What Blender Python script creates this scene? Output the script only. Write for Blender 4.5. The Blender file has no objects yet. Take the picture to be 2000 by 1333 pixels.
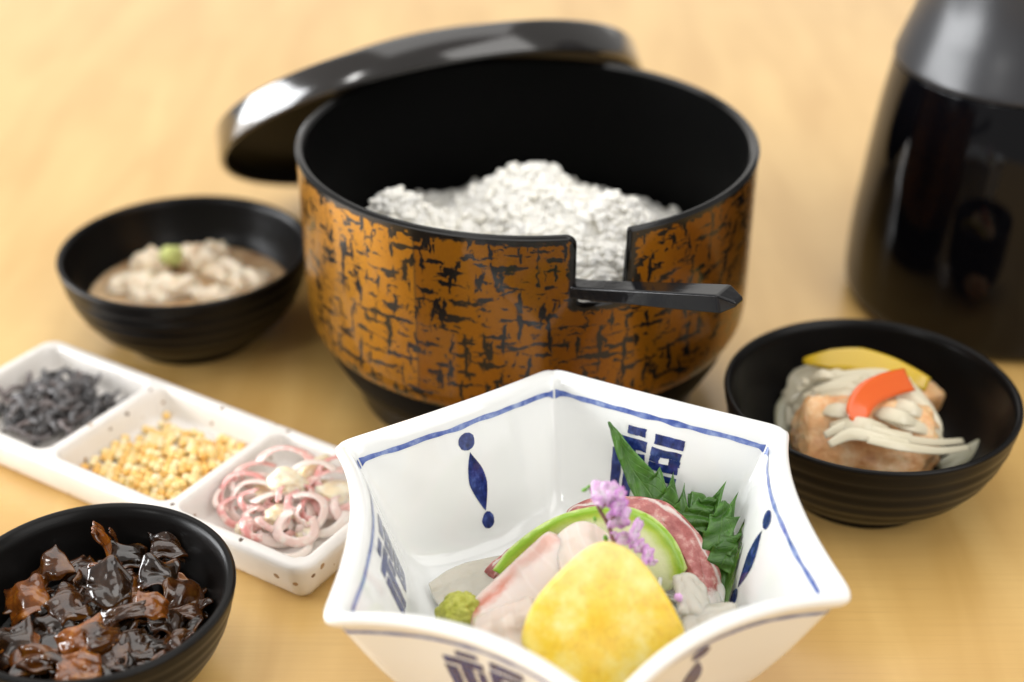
import bpy, math, random
import numpy as np
from mathutils import Vector, Matrix, noise
random.seed(7); np.random.seed(7)
S = bpy.context.scene
COL = S.collection
PI = math.pi

# ------------------------------------------------------------------ camera, light, exposure
F, PITCH, CH = 3033.2, 0.5267, 0.2876          # focal length in pixels of the 2000 px photograph, tilt, camera height
cam = bpy.data.cameras.new('camera'); camo = bpy.data.objects.new('camera', cam); COL.objects.link(camo)
camo.location = (0, 0, CH); camo.rotation_euler = (PI/2 - PITCH, 0, 0)
cam.sensor_width = 36; cam.lens = F*36/2000; cam.clip_start = .01; cam.clip_end = 60
cam.dof.use_dof = True; cam.dof.focus_distance = .422; cam.dof.aperture_fstop = 5.8
S.camera = camo

W = bpy.data.worlds.new('World'); S.world = W; W.use_nodes = True
bg = W.node_tree.nodes['Background']; bg.inputs[0].default_value = (1.0, .975, .94, 1); bg.inputs[1].default_value = .36

def area(name, loc, target, sx, sy, power, color):
    l = bpy.data.lights.new(name, 'AREA'); l.shape = 'RECTANGLE'; l.size = sx; l.size_y = sy; l.energy = power; l.color = color
    o = bpy.data.objects.new(name, l); COL.objects.link(o); o.location = loc
    o.rotation_euler = (Vector(target)-Vector(loc)).to_track_quat('-Z', 'Y').to_euler()
    return o
# a row of tall windows to the left of the table, and a bright far end of the room behind it
for nm, wy in (('window_pane_near', .15), ('window_pane_middle', .52), ('window_pane_far', .89)):
    area(nm, (-1.30, wy, .14), (0, wy*.8+.1, .14), .345, .80, 12.5, (.97, .985, 1))
area('small_window', (-1.35, -1.05, 1.20), (-.05, .5, .08), .22, .42, 5.0, (1, .99, .96))
area('bright_far_wall', (.1, 3.4, 1.25), (0, .5, .0), 5.0, 2.0, 19.0, (1, .965, .91))
area('ceiling_light', (-.15, .85, 2.0), (0, .45, .0), 2.6, 2.6, 31.0, (1, .98, .955))
area('room_bounce', (1.3, -.8, 1.3), (0, .4, .05), 1.8, 1.8, 24.0, (1, .98, .95))
VS = S.view_settings; VS.view_transform = 'Standard'; VS.look = 'None'; VS.exposure = 0.20; VS.gamma = 1

# ------------------------------------------------------------------ helpers
def ray(px, py):
    c, s = math.cos(PITCH), math.sin(PITCH)
    fw = Vector((0, c, -s)); up = Vector((0, s, c))
    return fw + Vector((1, 0, 0))*((px-1000)/F) - up*((py-666.5)/F)
def PZ(px, py, z=0.):
    d = ray(px, py); return Vector((0, 0, CH)) + d*((z-CH)/d.z)
def PY(px, py, Y):
    d = ray(px, py); return Vector((0, 0, CH)) + d*(Y/d.y)

def empty(name, loc, label=None, cat=None, group=None, kind=None):
    o = bpy.data.objects.new(name, None); COL.objects.link(o); o.location = loc; o.empty_display_size = .01
    tag(o, label, cat, group, kind); return o
def tag(o, label=None, cat=None, group=None, kind=None):
    if label: o['label'] = label
    if cat: o['category'] = cat
    if group: o['group'] = group
    if kind: o['kind'] = kind
    return o
def mesh(name, V, Fc, mat, uv=None, smooth=True):
    m = bpy.data.meshes.new(name); m.from_pydata([tuple(v) for v in V], [], [tuple(f) for f in Fc])
    if uv is not None:
        l = m.uv_layers.new(name='UVMap')
        vi = np.empty(len(m.loops), dtype=np.int32); m.loops.foreach_get('vertex_index', vi)
        u = np.asarray(uv, dtype=np.float32)[vi]; l.data.foreach_set('uv', u.ravel())
    m.validate(); m.update()
    import bmesh
    b = bmesh.new(); b.from_mesh(m); bmesh.ops.recalc_face_normals(b, faces=b.faces); b.to_mesh(m); b.free()
    if smooth: m.polygons.foreach_set('use_smooth', [True]*len(m.polygons))
    if mat: m.materials.append(mat)
    return m
def build(name, V, Fc, mat, root=None, origin=None, uv=None, smooth=True, subsurf=0):
    """world-space vertices; root: the thing (or its part) it belongs to"""
    if root is not None:
        r = root
        while r.parent: r = r.parent
        org = Vector(r.location); 
    else:
        org = Vector(origin) if origin is not None else Vector((0, 0, 0))
    m = mesh(name, [Vector(v)-org for v in V], Fc, mat, uv, smooth)
    o = bpy.data.objects.new(name, m); COL.objects.link(o)
    if root is not None: o.parent = root
    else: o.location = org
    if subsurf:
        md = o.modifiers.new('Subdivision', 'SUBSURF'); md.levels = subsurf; md.render_levels = subsurf
    return o
def base_of(V):
    a = np.array([tuple(v) for v in V]); c = (a.min(0)+a.max(0))/2
    return (c[0], c[1], a[:, 2].min())

def lathe(profile, center, n=128, M=None):
    """profile [(r,z)...] -> V,F,uv(angle,arc)"""
    V = []; Fc = []; uv = []
    for j, (r, z) in enumerate(profile):
        for i in range(n):
            a = 2*PI*i/n; p = Vector((r*math.cos(a), r*math.sin(a), z))
            V.append((M @ p) if M else p+Vector(center)); uv.append((i/n, j/max(1, len(profile)-1)))
    for j in range(len(profile)-1):
        for i in range(n):
            k = (i+1) % n
            Fc.append((j*n+i, j*n+k, (j+1)*n+k, (j+1)*n+i))
    if profile[0][0] < 1e-3: pass
    Fc.append(tuple(range(n))) if profile[0][0] > 1e-6 and False else None
    return V, [f for f in Fc if f], uv
def smooth_profile(pts, n=8):
    """Catmull-Rom through profile points"""
    P = [Vector((p[0], p[1], 0)) for p in pts]; out = []
    for i in range(len(P)-1):
        p0 = P[max(i-1, 0)]; p1 = P[i]; p2 = P[i+1]; p3 = P[min(i+2, len(P)-1)]
        for k in range(n):
            t = k/n
            q = .5*((2*p1)+(p2-p0)*t+(2*p0-5*p1+4*p2-p3)*t*t+(3*p1-p0-3*p2+p3)*t**3)
            out.append((max(q.x, 0), q.y))
    out.append((P[-1].x, P[-1].y)); return out
def spline(pts, n=8, closed=False):
    P = [Vector(p) for p in pts]; out = []; L = len(P)
    rng = range(L) if closed else range(L-1)
    for i in rng:
        if closed: p0, p1, p2, p3 = P[i-1], P[i], P[(i+1) % L], P[(i+2) % L]
        else: p0, p1, p2, p3 = P[max(i-1, 0)], P[i], P[i+1], P[min(i+2, L-1)]
        for k in range(n):
            t = k/n
            out.append(.5*((2*p1)+(p2-p0)*t+(2*p0-5*p1+4*p2-p3)*t*t+(3*p1-p0-3*p2+p3)*t**3))
    if not closed: out.append(P[-1].copy())
    return out
def tube(path, radii, n=10, flat=1.0, up=Vector((0, 0, 1)), cap=True):
    V = []; Fc = []; uv = []; L = len(path)
    for i, p in enumerate(path):
        t = (path[min(i+1, L-1)]-path[max(i-1, 0)]).normalized()
        b = t.cross(up); b = b.normalized() if b.length > 1e-5 else Vector((1, 0, 0)); c = b.cross(t)
        r = radii[i] if hasattr(radii, '__len__') else radii
        for k in range(n):
            a = 2*PI*k/n; V.append(p+b*(r*math.cos(a))+c*(r*flat*math.sin(a))); uv.append((i/(L-1), k/n))
    for i in range(L-1):
        for k in range(n):
            q = (k+1) % n; Fc.append((i*n+k, i*n+q, (i+1)*n+q, (i+1)*n+k))
    if cap: Fc.append(tuple(range(n-1, -1, -1))); Fc.append(tuple((L-1)*n+k for k in range(n)))
    return V, Fc, uv
def sheet(fn, nu, nv, th, edge=.18, closed_u=False):
    """solid slice: fn(u,v) mid surface, th thickness (number or fn(u,v)), rounded borders"""
    P = [[Vector(fn(i/(nu-1) if not closed_u else i/nu, j/(nv-1))) for j in range(nv)] for i in range(nu)]
    V = []; uv = []; Fc = []
    for s in (1, -1):
        for i in range(nu):
            for j in range(nv):
                i0, i1 = ((i-1) % nu, (i+1) % nu) if closed_u else (max(i-1, 0), min(i+1, nu-1))
                du = P[i1][j]-P[i0][j]
                dv = P[i][min(j+1, nv-1)]-P[i][max(j-1, 0)]
                n = du.cross(dv); n = n.normalized() if n.length > 1e-12 else Vector((0, 0, 1))
                u = i/(nu-1) if not closed_u else .5; v = j/(nv-1)
                e = min(u, 1-u, v, 1-v)/edge if not closed_u else min(v, 1-v)/edge
                e = min(1, e); k = .25+.75*math.sqrt(max(0, 1-(1-e)**2))
                t = th(u, v) if callable(th) else th
                V.append(P[i][j]+n*(s*t*.5*k)); uv.append((i/(nu-1) if not closed_u else i/nu, v))
    N = nu*nv
    I = lambda i, j, s: (i % nu)*nv+j+(N if s else 0)
    for i in range(nu if closed_u else nu-1):
        for j in range(nv-1):
            Fc.append((I(i, j, 0), I(i+1, j, 0), I(i+1, j+1, 0), I(i, j+1, 0)))
            Fc.append((I(i, j, 1), I(i, j+1, 1), I(i+1, j+1, 1), I(i+1, j, 1)))
    for i in range(nu if closed_u else nu-1):
        for j in (0, nv-1): Fc.append((I(i, j, 0), I(i+1, j, 0), I(i+1, j, 1), I(i, j, 1)))
    if not closed_u:
        for j in range(nv-1):
            for i in (0, nu-1): Fc.append((I(i, j, 0), I(i, j+1, 0), I(i, j+1, 1), I(i, j, 1)))
    return V, Fc, uv
def disc(outline, rings, mapf, th, edge=.12):
    """slice with an outline [(x,y)..] about (0,0); mapf(x,y)->(point, normal) of the mid surface; uv = (radius, angle)"""
    n = len(outline); V = []; uv = []; Fc = []
    for s in (1, -1):
        p, nn = mapf(0, 0); V.append(p+nn*(s*th*.5)); uv.append((0, 0))
        for j in range(1, rings+1):
            v = (j/rings)**.8
            e = min(1, (1-v)/edge); k = .22+.78*math.sqrt(max(0, 1-(1-e)**2))
            for i, (x, y) in enumerate(outline):
                p, nn = mapf(x*v, y*v); V.append(p+nn*(s*th*.5*k)); uv.append((v, i/n))
    N = 1+n*rings
    for s in (0, 1):
        o = s*N
        for i in range(n):
            k = (i+1) % n
            Fc.append((o, o+1+i, o+1+k))
            for j in range(rings-1):
                a = o+1+j*n; Fc.append((a+i, a+n+i, a+n+k, a+k))
    a = 1+(rings-1)*n
    for i in range(n): Fc.append((a+i, a+(i+1) % n, N+a+(i+1) % n, N+a+i))
    return V, Fc, uv
_ico = {}
def ico(sub):
    if sub not in _ico:
        import bmesh
        b = bmesh.new(); bmesh.ops.create_icosphere(b, subdivisions=sub, radius=1)
        _ico[sub] = ([v.co.copy() for v in b.verts], [[v.index for v in f.verts] for f in b.faces]); b.free()
    return _ico[sub]
def blob(center, rad, rot=(0, 0, 0), sub=3, amp=.15, freq=1.5, seed=0, boxy=0, fine=0):
    from mathutils import Euler
    V0, F0 = ico(sub); R = Euler(rot).to_matrix(); V = []; uv = []
    so = Vector((seed*13.7, seed*7.3, seed*3.1))
    for v in V0:
        p = v.copy()
        if boxy:
            m = max(abs(p.x), abs(p.y), abs(p.z)); p = p.lerp(p/m, boxy)
        k = 1+amp*noise.fractal(v*freq+so, 1, 2, 3)+(fine*noise.noise(v*freq*5+so) if fine else 0)
        p = p*k
        V.append(Vector(center)+R@Vector((p.x*rad[0], p.y*rad[1], p.z*rad[2]))); uv.append((.5+.5*v.z, .5+.5*v.x))
    return V, F0, uv
def frame(n, up=Vector((0, 0, 1))):
    n = n.normalized(); a = up-n*up.dot(n); a.normalize(); b = a.cross(n); return b, a, n

# ------------------------------------------------------------------ materials
class NT:
    def __init__(s, name):
        s.m = bpy.data.materials.new(name); s.m.use_nodes = True; s.t = s.m.node_tree; s.b = s.t.nodes['Principled BSDF']
    def n(s, typ, **k):
        d = s.t.nodes.new('ShaderNode'+typ)
        for a, b in k.items(): setattr(d, a, b)
        return d
    def l(s, a, b): s.t.links.new(a, b)
    def set(s, **k):
        for a, b in k.items(): s.b.inputs[a.replace('_', ' ')].default_value = b
        return s
    def coord(s, out='Object', scale=(1, 1, 1), rot=(0, 0, 0), loc=(0, 0, 0)):
        c = s.n('TexCoord'); mp = s.n('Mapping'); mp.inputs['Scale'].default_value = scale; mp.inputs['Rotation'].default_value = rot
        mp.inputs['Location'].default_value = loc
        s.l(c.outputs[out], mp.inputs[0]); return mp.outputs[0]
    def noise(s, vec, scale, detail=3, rough=.55, dist=0):
        d = s.n('TexNoise'); d.inputs['Scale'].default_value = scale; d.inputs['Detail'].default_value = detail
        d.inputs['Roughness'].default_value = rough; d.inputs['Distortion'].default_value = dist
        if vec is not None: s.l(vec, d.inputs['Vector'])
        return d.outputs['Fac']
    def ramp(s, fac, stops, interp='LINEAR'):
        r = s.n('ValToRGB'); r.color_ramp.interpolation = interp; e = r.color_ramp.elements
        while len(e) < len(stops): e.new(.5)
        for i, (p, c) in enumerate(stops):
            e[i].position = p; e[i].color = (c, c, c, 1) if not hasattr(c, '__len__') else (*c[:3], 1)
        if fac is not None: s.l(fac, r.inputs[0])
        return r.outputs[0]
    def math(s, op, a, b=None, c=None, clamp=False):
        d = s.n('Math', operation=op); d.use_clamp = clamp
        for i, x in enumerate((a, b, c)):
            if x is None: continue
            if isinstance(x, (int, float)): d.inputs[i].default_value = x
            else: s.l(x, d.inputs[i])
        return d.outputs[0]
    def mix(s, fac, a, b, mode='MIX'):
        d = s.n('Mix', data_type='RGBA', blend_type=mode)
        for i, x in ((0, fac), (6, a), (7, b)):
            if isinstance(x, (int, float)): d.inputs[i].default_value = x
            elif hasattr(x, '__len__'): d.inputs[i].default_value = (*x[:3], 1)
            else: s.l(x, d.inputs[i])
        return d.outputs[2]
    def color(s, x): s.l(x, s.b.inputs['Base Color'])
    def bump(s, h, strength=.3, dist=.001):
        d = s.n('Bump'); d.inputs['Strength'].default_value = strength; d.inputs['Distance'].default_value = dist
        s.l(h, d.inputs['Height']); s.l(d.outputs[0], s.b.inputs['Normal'])
    def uv(s):
        c = s.n('TexCoord'); sp = s.n('SeparateXYZ'); s.l(c.outputs['UV'], sp.inputs[0]); return sp.outputs[0], sp.outputs[1]
    def rnd(s): return s.n('ObjectInfo').outputs['Random']
    def sss(s, w, rad, scale):
        s.set(Subsurface_Weight=w, Subsurface_Scale=scale); s.b.inputs['Subsurface Radius'].default_value = rad; return s
MAT = {}
def M_(name):
    a = NT(name); MAT[name] = a.m; return a

# --- table wood: pale figured maple, fine fibres with soft cross curl under satin varnish
a = M_('wood_table')
FIB = math.radians(18)   # fibre direction on the table
v1 = a.coord('Object', (6, 260, 1), (0, 0, FIB)); fib = a.noise(v1, 2.2, 4, .6)
v1b = a.coord('Object', (14, 900, 1), (0, 0, FIB)); fine = a.noise(v1b, 2.0, 2, .5)
v2 = a.coord('Object', (30, 5, 1), (0, 0, math.radians(25))); curl = a.noise(v2, 1.6, 3, .5, .6)
v3 = a.coord('Object', (1, 7, 1), (0, 0, FIB)); broad = a.noise(v3, 2.5, 2, .5)
c1 = a.ramp(curl, [(.30, (.565, .328, .086)), (.70, (.715, .462, .156))])
c2 = a.mix(a.math('MULTIPLY', a.ramp(fib, [(.42, 0.), (.75, 1.)]), .28), c1, (.53, .285, .080))
c3 = a.mix(a.math('MULTIPLY', a.ramp(fine, [(.6, 0.), (.8, 1.)]), .35), c2, (.40, .20, .055))
c4 = a.mix(a.math('MULTIPLY', broad, .3), c3, (.77, .51, .205))
a.color(c4); a.set(Roughness=.34, Coat_Weight=.5, Coat_Roughness=.16, Coat_IOR=1.45)
a.bump(fine, .05, .0003)

# --- lacquers and black ceramics
a = M_('black_lacquer'); a.set(Base_Color=(.004, .0038, .0036, 1), Roughness=.18, Coat_Weight=.2, Coat_Roughness=.06, Specular_IOR_Level=.3)
n = a.noise(a.coord('Object'), 900, 2); a.bump(n, .04, .0002)
a = M_('spoon_black'); a.set(Base_Color=(.004, .004, .005, 1), Roughness=.13, Specular_IOR_Level=.38); a.bump(a.noise(a.coord('Object'), 500, 3), .12, .0003)
a = M_('black_lacquer_inside'); a.set(Base_Color=(.002, .002, .002, 1), Roughness=.5, Specular_IOR_Level=.08)
a = M_('lid_lacquer'); a.set(Base_Color=(.014, .012, .011, 1), Roughness=.16, Coat_Weight=.8, Coat_Roughness=.05)
a.bump(a.noise(a.coord('Object'), 120, 2), .03, .0003)
a = M_('black_melamine'); a.set(Base_Color=(.0045, .0040, .0038, 1), Roughness=.30, Specular_IOR_Level=.16)
n = a.noise(a.coord('Object', (1, 1, 14)), 160, 3); a.bump(n, .10, .0003)
sp = a.ramp(a.noise(a.coord('Object'), 420, 2), [(.70, .30), (.78, .46)]); a.l(sp, a.b.inputs['Roughness'])

# --- pot wall: copper-gold foil lacquer with torn black weave
a = M_('copper_foil_lacquer')
u, v = a.uv()
cu = a.n('CombineXYZ'); a.l(u, cu.inputs[0]); a.l(v, cu.inputs[1])
def mp(sx, sy, lx=0, ly=0):
    m = a.n('Mapping'); m.inputs['Scale'].default_value = (sx, sy, 1); m.inputs['Location'].default_value = (lx, ly, 0); a.l(cu.outputs[0], m.inputs[0]); return m.outputs[0]
dn = a.n('TexNoise'); dn.inputs['Scale'].default_value = 420; dn.inputs['Detail'].default_value = 3; a.l(cu.outputs[0], dn.inputs['Vector'])
dv = a.n('VectorMath', operation='MULTIPLY_ADD'); a.l(dn.outputs['Color'], dv.inputs[0]); dv.inputs[1].default_value = (.0022, .0022, 0); a.l(cu.outputs[0], dv.inputs[2])
def mp2(sx, sy, lx=0, ly=0):
    m = a.n('Mapping'); m.inputs['Scale'].default_value = (sx, sy, 1); m.inputs['Location'].default_value = (lx, ly, 0); a.l(dv.outputs[0], m.inputs[0]); return m.outputs[0]
hz = a.noise(mp2(105, 390), 1.0, 3, .58); vt = a.noise(mp2(370, 85, 3, 9), 1.0, 3, .58); bl = a.noise(mp2(300, 300, 7, 1), 1.0, 3, .6)
mh = a.ramp(hz, [(.562, 0.), (.576, 1.)]); mv = a.ramp(vt, [(.572, 0.), (.585, 1.)]); mb = a.ramp(bl, [(.645, 0.), (.66, 1.)])
mask = a.math('MAXIMUM', a.math('MAXIMUM', mh, mv), mb)
at = a.n('Attribute', attribute_name='edge'); eds = a.math('SUBTRACT', at.outputs['Fac'], a.math('MULTIPLY', bl, .0046))
med = a.ramp(a.math('MULTIPLY', eds, 400.), [(.0, 1.), (.25, 0.)])
mask = a.math('MAXIMUM', mask, med)
spk = a.noise(cu.outputs[0], 5200, 1, .6)
pan = a.noise(mp(42, 2), 1.0, 0)
col = a.ramp(spk, [(.30, (.075, .024, .001)), (.5, (.27, .105, .003)), (.70, (.70, .33, .02))])
seam = a.math('GREATER_THAN', u, -.0352)
col = a.mix(a.math('MULTIPLY', seam, .55), col, (.13, .034, .002))
col = a.mix(a.math('MULTIPLY', a.ramp(pan, [(.4, 0.), (.62, 1.)]), .3), col, (.42, .19, .008))
ln = a.math('LESS_THAN', a.math('ABSOLUTE', a.math('ADD', u, .0352)), .0004)
mask = a.math('MAXIMUM', mask, a.math('MULTIPLY', ln, .55))
a.color(a.mix(mask, col, (.004, .0033, .003)))
a.l(a.ramp(mask, [(0, .80), (1, .0)]), a.b.inputs['Metallic'])
a.l(a.ramp(mask, [(0, .38), (1, .22)]), a.b.inputs['Roughness'])
a.set(Coat_Weight=.35, Coat_Roughness=.05, Specular_IOR_Level=.3)
a.bump(a.math('ADD', mask, a.math('MULTIPLY', spk, .2)), .12, .00025)

# --- porcelain and cobalt
a = M_('porcelain'); a.set(Base_Color=(.80, .815, .80, 1), Roughness=.07, Coat_Weight=.3, Coat_Roughness=.03).sss(.12, (1, 1, 1), .0012)
w = a.noise(a.coord('Object'), 60, 2); a.bump(w, .10, .0006)
a.color(a.ramp(a.noise(a.coord('Object'), 30, 3), [(.3, (.83, .845, .83)), (.7, (.86, .868, .85))]))
a = M_('cobalt_blue')
nn = a.noise(a.coord('Object', (1, 1, 1)), 420, 4, .6)
nb = a.noise(a.coord('Object', (300, 300, 60)), 3, 2)
a.color(a.ramp(a.math('ADD', a.math('MULTIPLY', nn, .6), a.math('MULTIPLY', nb, .4)), [(.36, (.006, .012, .07)), (.52, (.018, .034, .17)), (.68, (.07, .11, .34))]))
a.set(Roughness=.08, Coat_Weight=.3, Coat_Roughness=.03)
a = M_('cobalt_line')
nn = a.noise(a.coord('Object'), 260, 4, .6)
a.color(a.ramp(nn, [(.36, (.05, .09, .33)), (.5, (.13, .19, .46)), (.68, (.32, .40, .62))])); a.set(Roughness=.08, Coat_Weight=.3, Coat_Roughness=.03)

# --- speckled glaze tray
a = M_('speckled_glaze')
vo = a.n('TexVoronoi', feature='F1'); vo.inputs['Scale'].default_value = 190; a.l(a.coord('Object'), vo.inputs['Vector'])
thr = a.math('MULTIPLY', a.noise(a.coord('Object'), 330, 2), .34)
sp = a.math('LESS_THAN', vo.outputs['Distance'], a.math('SUBTRACT', thr, .02))
gate = a.math('GREATER_THAN', a.noise(vo.outputs['Position'], 733, 1), .47)
msk = a.math('MULTIPLY', sp, gate)
ton = a.ramp(a.noise(a.coord('Object'), 55, 3), [(.3, (.74, .70, .65)), (.7, (.82, .79, .75))])
a.color(a.mix(msk, ton, a.ramp(a.noise(vo.outputs['Position'], 300, 1), [(.4, (.10, .055, .03)), (.6, (.40, .25, .13))])))
a.set(Roughness=.28, Coat_Weight=.25, Coat_Roughness=.1); a.bump(a.noise(a.coord('Object'), 300, 3), .12, .0004)

# --- thermos
a = M_('thermos_gloss'); a.set(Base_Color=(.002, .002, .003, 1), Roughness=.07, Specular_IOR_Level=.30)
sm = a.ramp(a.noise(a.coord('Object', (1, 1, .5)), 45, 5, .65, .8), [(.5, .04), (.80, .18)]); a.l(sm, a.b.inputs['Roughness'])
a = M_('thermos_plastic'); a.set(Base_Color=(.030, .031, .035, 1), Roughness=.30); a.bump(a.noise(a.coord('Object'), 1800, 2), .1, .0002)

# --- food
a = M_('cooked_rice'); a.set(Roughness=.38).sss(.45, (1, .96, .88), .0010)
a.color(a.ramp(a.noise(a.coord('Object'), 240, 3), [(.3, (.87, .845, .765)), (.7, (.89, .87, .81))]))
a = M_('fish_white'); u, v = a.uv()
nz = a.noise(a.coord('Object'), 130, 4, .6)
d = a.math('ADD', v, a.math('MULTIPLY', a.math('SUBTRACT', nz, .5), .30))
c = a.ramp(d, [(0., (.70, .40, .32)), (.08, (.76, .60, .53)), (.16, (.72, .50, .43)), (.32, (.74, .625, .56)), (.7, (.70, .59, .49)), (1., (.64, .50, .37))])
rb = a.ramp(a.math('ABSOLUTE', a.math('SUBTRACT', d, .20)), [(.0, 1.), (.09, 0.)])
ru = a.ramp(a.math('ADD', u, a.math('MULTIPLY', nz, .2)), [(.10, 1.), (.42, .9), (.62, .1), (1., .35)])
wl = a.n('TexWave', wave_type='BANDS', wave_profile='SIN'); wl.inputs['Scale'].default_value = 1.5; wl.inputs['Distortion'].default_value = 1.6; wl.inputs['Detail Scale'].default_value = 1.2
cmw = a.n('CombineXYZ'); a.l(u, cmw.inputs[0]); a.l(v, cmw.inputs[1]); a.l(cmw.outputs[0], wl.inputs['Vector'])
c = a.mix(a.math('MULTIPLY', a.ramp(wl.outputs['Fac'], [(.94, 0.), (.99, 1.)]), .16), c, (.86, .80, .76))
a.color(a.mix(a.math('MULTIPLY', rb, ru), c, (.62, .20, .12)))
a.set(Roughness=.16, Coat_Weight=.6, Coat_Roughness=.07).sss(.65, (1, .6, .45), .004)
a.bump(a.noise(a.coord('Object'), 600, 3), .10, .0004)
a = M_('fish_translucent'); a.set(Base_Color=(.66, .62, .53, 1), Roughness=.22, Coat_Weight=.35, Coat_Roughness=.12, Transmission_Weight=.25, IOR=1.36).sss(.5, (1, .8, .65), .004)
a.bump(a.noise(a.coord('Object', (1, 3, 1)), 260, 3), .25, .0006)
a = M_('fish_red'); u, v = a.uv()
nz = a.noise(a.coord('Object', (1, 1, 1)), 240, 4, .65)
red = a.ramp(nz, [(.32, (.30, .060, .055)), (.5, (.44, .13, .115)), (.62, (.60, .32, .28)), (.74, (.82, .68, .64))])
d = a.math('ADD', u, a.math('MULTIPLY', a.math('SUBTRACT', nz, .5), .22))
wh = a.ramp(d, [(.80, 0.), (.84, 1.)])
st = a.ramp(a.math('ABSOLUTE', a.math('SUBTRACT', a.math('ADD', v, a.math('MULTIPLY', nz, .25)), .38)), [(.02, .8), (.07, 0.)])
a.color(a.mix(a.math('MAXIMUM', wh, st), red, (.72, .67, .62)))
a.set(Roughness=.28, Coat_Weight=.4, Coat_Roughness=.18).sss(.3, (1, .35, .25), .002)
a.bump(a.noise(a.coord('Object'), 900, 4, .7), .45, .0006)
a = M_('yellow_slice'); u, v = a.uv()
nz = a.noise(a.coord('Object'), 95, 5, .65)
rw = a.n('TexNoise'); rw.inputs['Scale'].default_value = 1; rw.inputs['Detail'].default_value = 3
cm = a.n('CombineXYZ'); a.l(a.math('MULTIPLY', u, 5.), cm.inputs[0]); a.l(a.math('MULTIPLY', v, 95.), cm.inputs[1]); a.l(cm.outputs[0], rw.inputs['Vector'])
c = a.ramp(nz, [(.32, (.80, .50, .006)), (.46, (.84, .60, .03)), (.58, (.86, .70, .16)), (.72, (.87, .77, .36))])
fr = a.math('MULTIPLY', a.ramp(rw.outputs['Fac'], [(.48, 0.), (.64, 1.)]), a.ramp(u, [(.10, .75), (.62, .55), (.86, 0.)]))
c = a.mix(fr, c, (.70, .38, .004))
mot = a.noise(a.coord('Object'), 620, 3, .6)
c = a.mix(a.math('MULTIPLY', a.ramp(mot, [(.50, 0.), (.66, 1.)]), a.ramp(nz, [(.40, .55), (.62, .0)])), c, (.62, .36, .004))
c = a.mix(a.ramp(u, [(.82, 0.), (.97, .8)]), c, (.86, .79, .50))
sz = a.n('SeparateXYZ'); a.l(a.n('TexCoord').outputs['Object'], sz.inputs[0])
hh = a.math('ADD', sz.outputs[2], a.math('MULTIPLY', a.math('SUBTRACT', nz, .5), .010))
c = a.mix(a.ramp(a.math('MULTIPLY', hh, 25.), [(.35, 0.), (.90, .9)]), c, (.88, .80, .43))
a.color(c); a.set(Roughness=.34, Coat_Weight=.25, Coat_Roughness=.2).sss(.5, (1, .75, .25), .003)
a.bump(a.math('ADD', rw.outputs['Fac'], nz), .12, .0006)
a = M_('citrus_slice'); u, v = a.uv()
nz = a.noise(a.coord('Object'), 260, 3)
d = a.math('ADD', u, a.math('ADD', a.math('MULTIPLY', a.math('SUBTRACT', nz, .5), .09), a.math('MULTIPLY', a.math('SUBTRACT', a.noise(a.coord('Object'), 60, 2), .5), .10)))
seg = a.n('TexNoise'); seg.inputs['Scale'].default_value = 1; cm = a.n('CombineXYZ'); a.l(a.math('MULTIPLY', v, 46.), cm.inputs[1]); a.l(a.math('MULTIPLY', u, 2.), cm.inputs[0]); a.l(cm.outputs[0], seg.inputs['Vector'])
core = a.mix(a.math('MULTIPLY', seg.outputs['Fac'], .6), (.74, .76, .47), (.64, .70, .36))
rind = a.ramp(d, [(.78, (.72, .75, .44)), (.87, (.46, .58, .08)), (.93, (.25, .43, .012)), (.97, (.27, .45, .02)), (.99, (.52, .63, .22))])
a.color(a.mix(a.ramp(d, [(.70, 0.), (.76, 1.)]), core, rind))
a.set(Roughness=.28, Coat_Weight=.3, Coat_Roughness=.15).sss(.5, (.7, 1, .3), .0025); a.bump(a.noise(a.coord('Object'), 900, 2), .2, .0004)
a = M_('shiso_leaf'); u, v = a.uv()
nz = a.noise(a.coord('Object'), 220, 4)
ve = a.n('TexWave', wave_type='BANDS'); ve.inputs['Scale'].default_value = 2.6; ve.inputs['Distortion'].default_value = .6
cm = a.n('CombineXYZ'); a.l(a.math('ADD', u, a.math('MULTIPLY', a.math('ABSOLUTE', a.math('SUBTRACT', v, .5)), -.55)), cm.inputs[0]); a.l(cm.outputs[0], ve.inputs['Vector'])
rb = a.ramp(a.math('ABSOLUTE', a.math('SUBTRACT', v, .5)), [(.0, 1.), (.035, 0.)])
vein = a.math('MAXIMUM', a.ramp(ve.outputs['Fac'], [(.93, 0.), (1., .6)]), rb)
c = a.ramp(nz, [(.3, (.026, .095, .007)), (.7, (.075, .21, .016))])
a.color(a.mix(a.math('MULTIPLY', vein, .55), c, (.12, .26, .05)))
a.set(Roughness=.38, Coat_Weight=.15, Coat_Roughness=.25).sss(.25, (.4, 1, .15), .001)
a.bump(a.math('SUBTRACT', nz, a.math('MULTIPLY', vein, .9)), .5, .0005)
a = M_('leaf_pale'); a.set(Base_Color=(.14, .34, .03, 1), Roughness=.4).sss(.3, (.4, 1, .15), .001)
a = M_('wasabi'); a.set(Roughness=.55).sss(.3, (.7, 1, .2), .001)
a.color(a.ramp(a.noise(a.coord('Object'), 420, 4), [(.3, (.36, .38, .03)), (.7, (.58, .58, .13))])); a.bump(a.noise(a.coord('Object'), 520, 4, .65), .9, .0012)
a = M_('wasabi_pale'); a.set(Roughness=.5).sss(.3, (.7, 1, .2), .001)
a.color(a.ramp(a.noise(a.coord('Object'), 420, 4), [(.3, (.42, .46, .07)), (.7, (.66, .68, .30))])); a.bump(a.noise(a.coord('Object'), 520, 4, .65), .8, .001)
a = M_('flower_petal'); u, v = a.uv()
nz = a.noise(a.coord('Object'), 500, 3)
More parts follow.
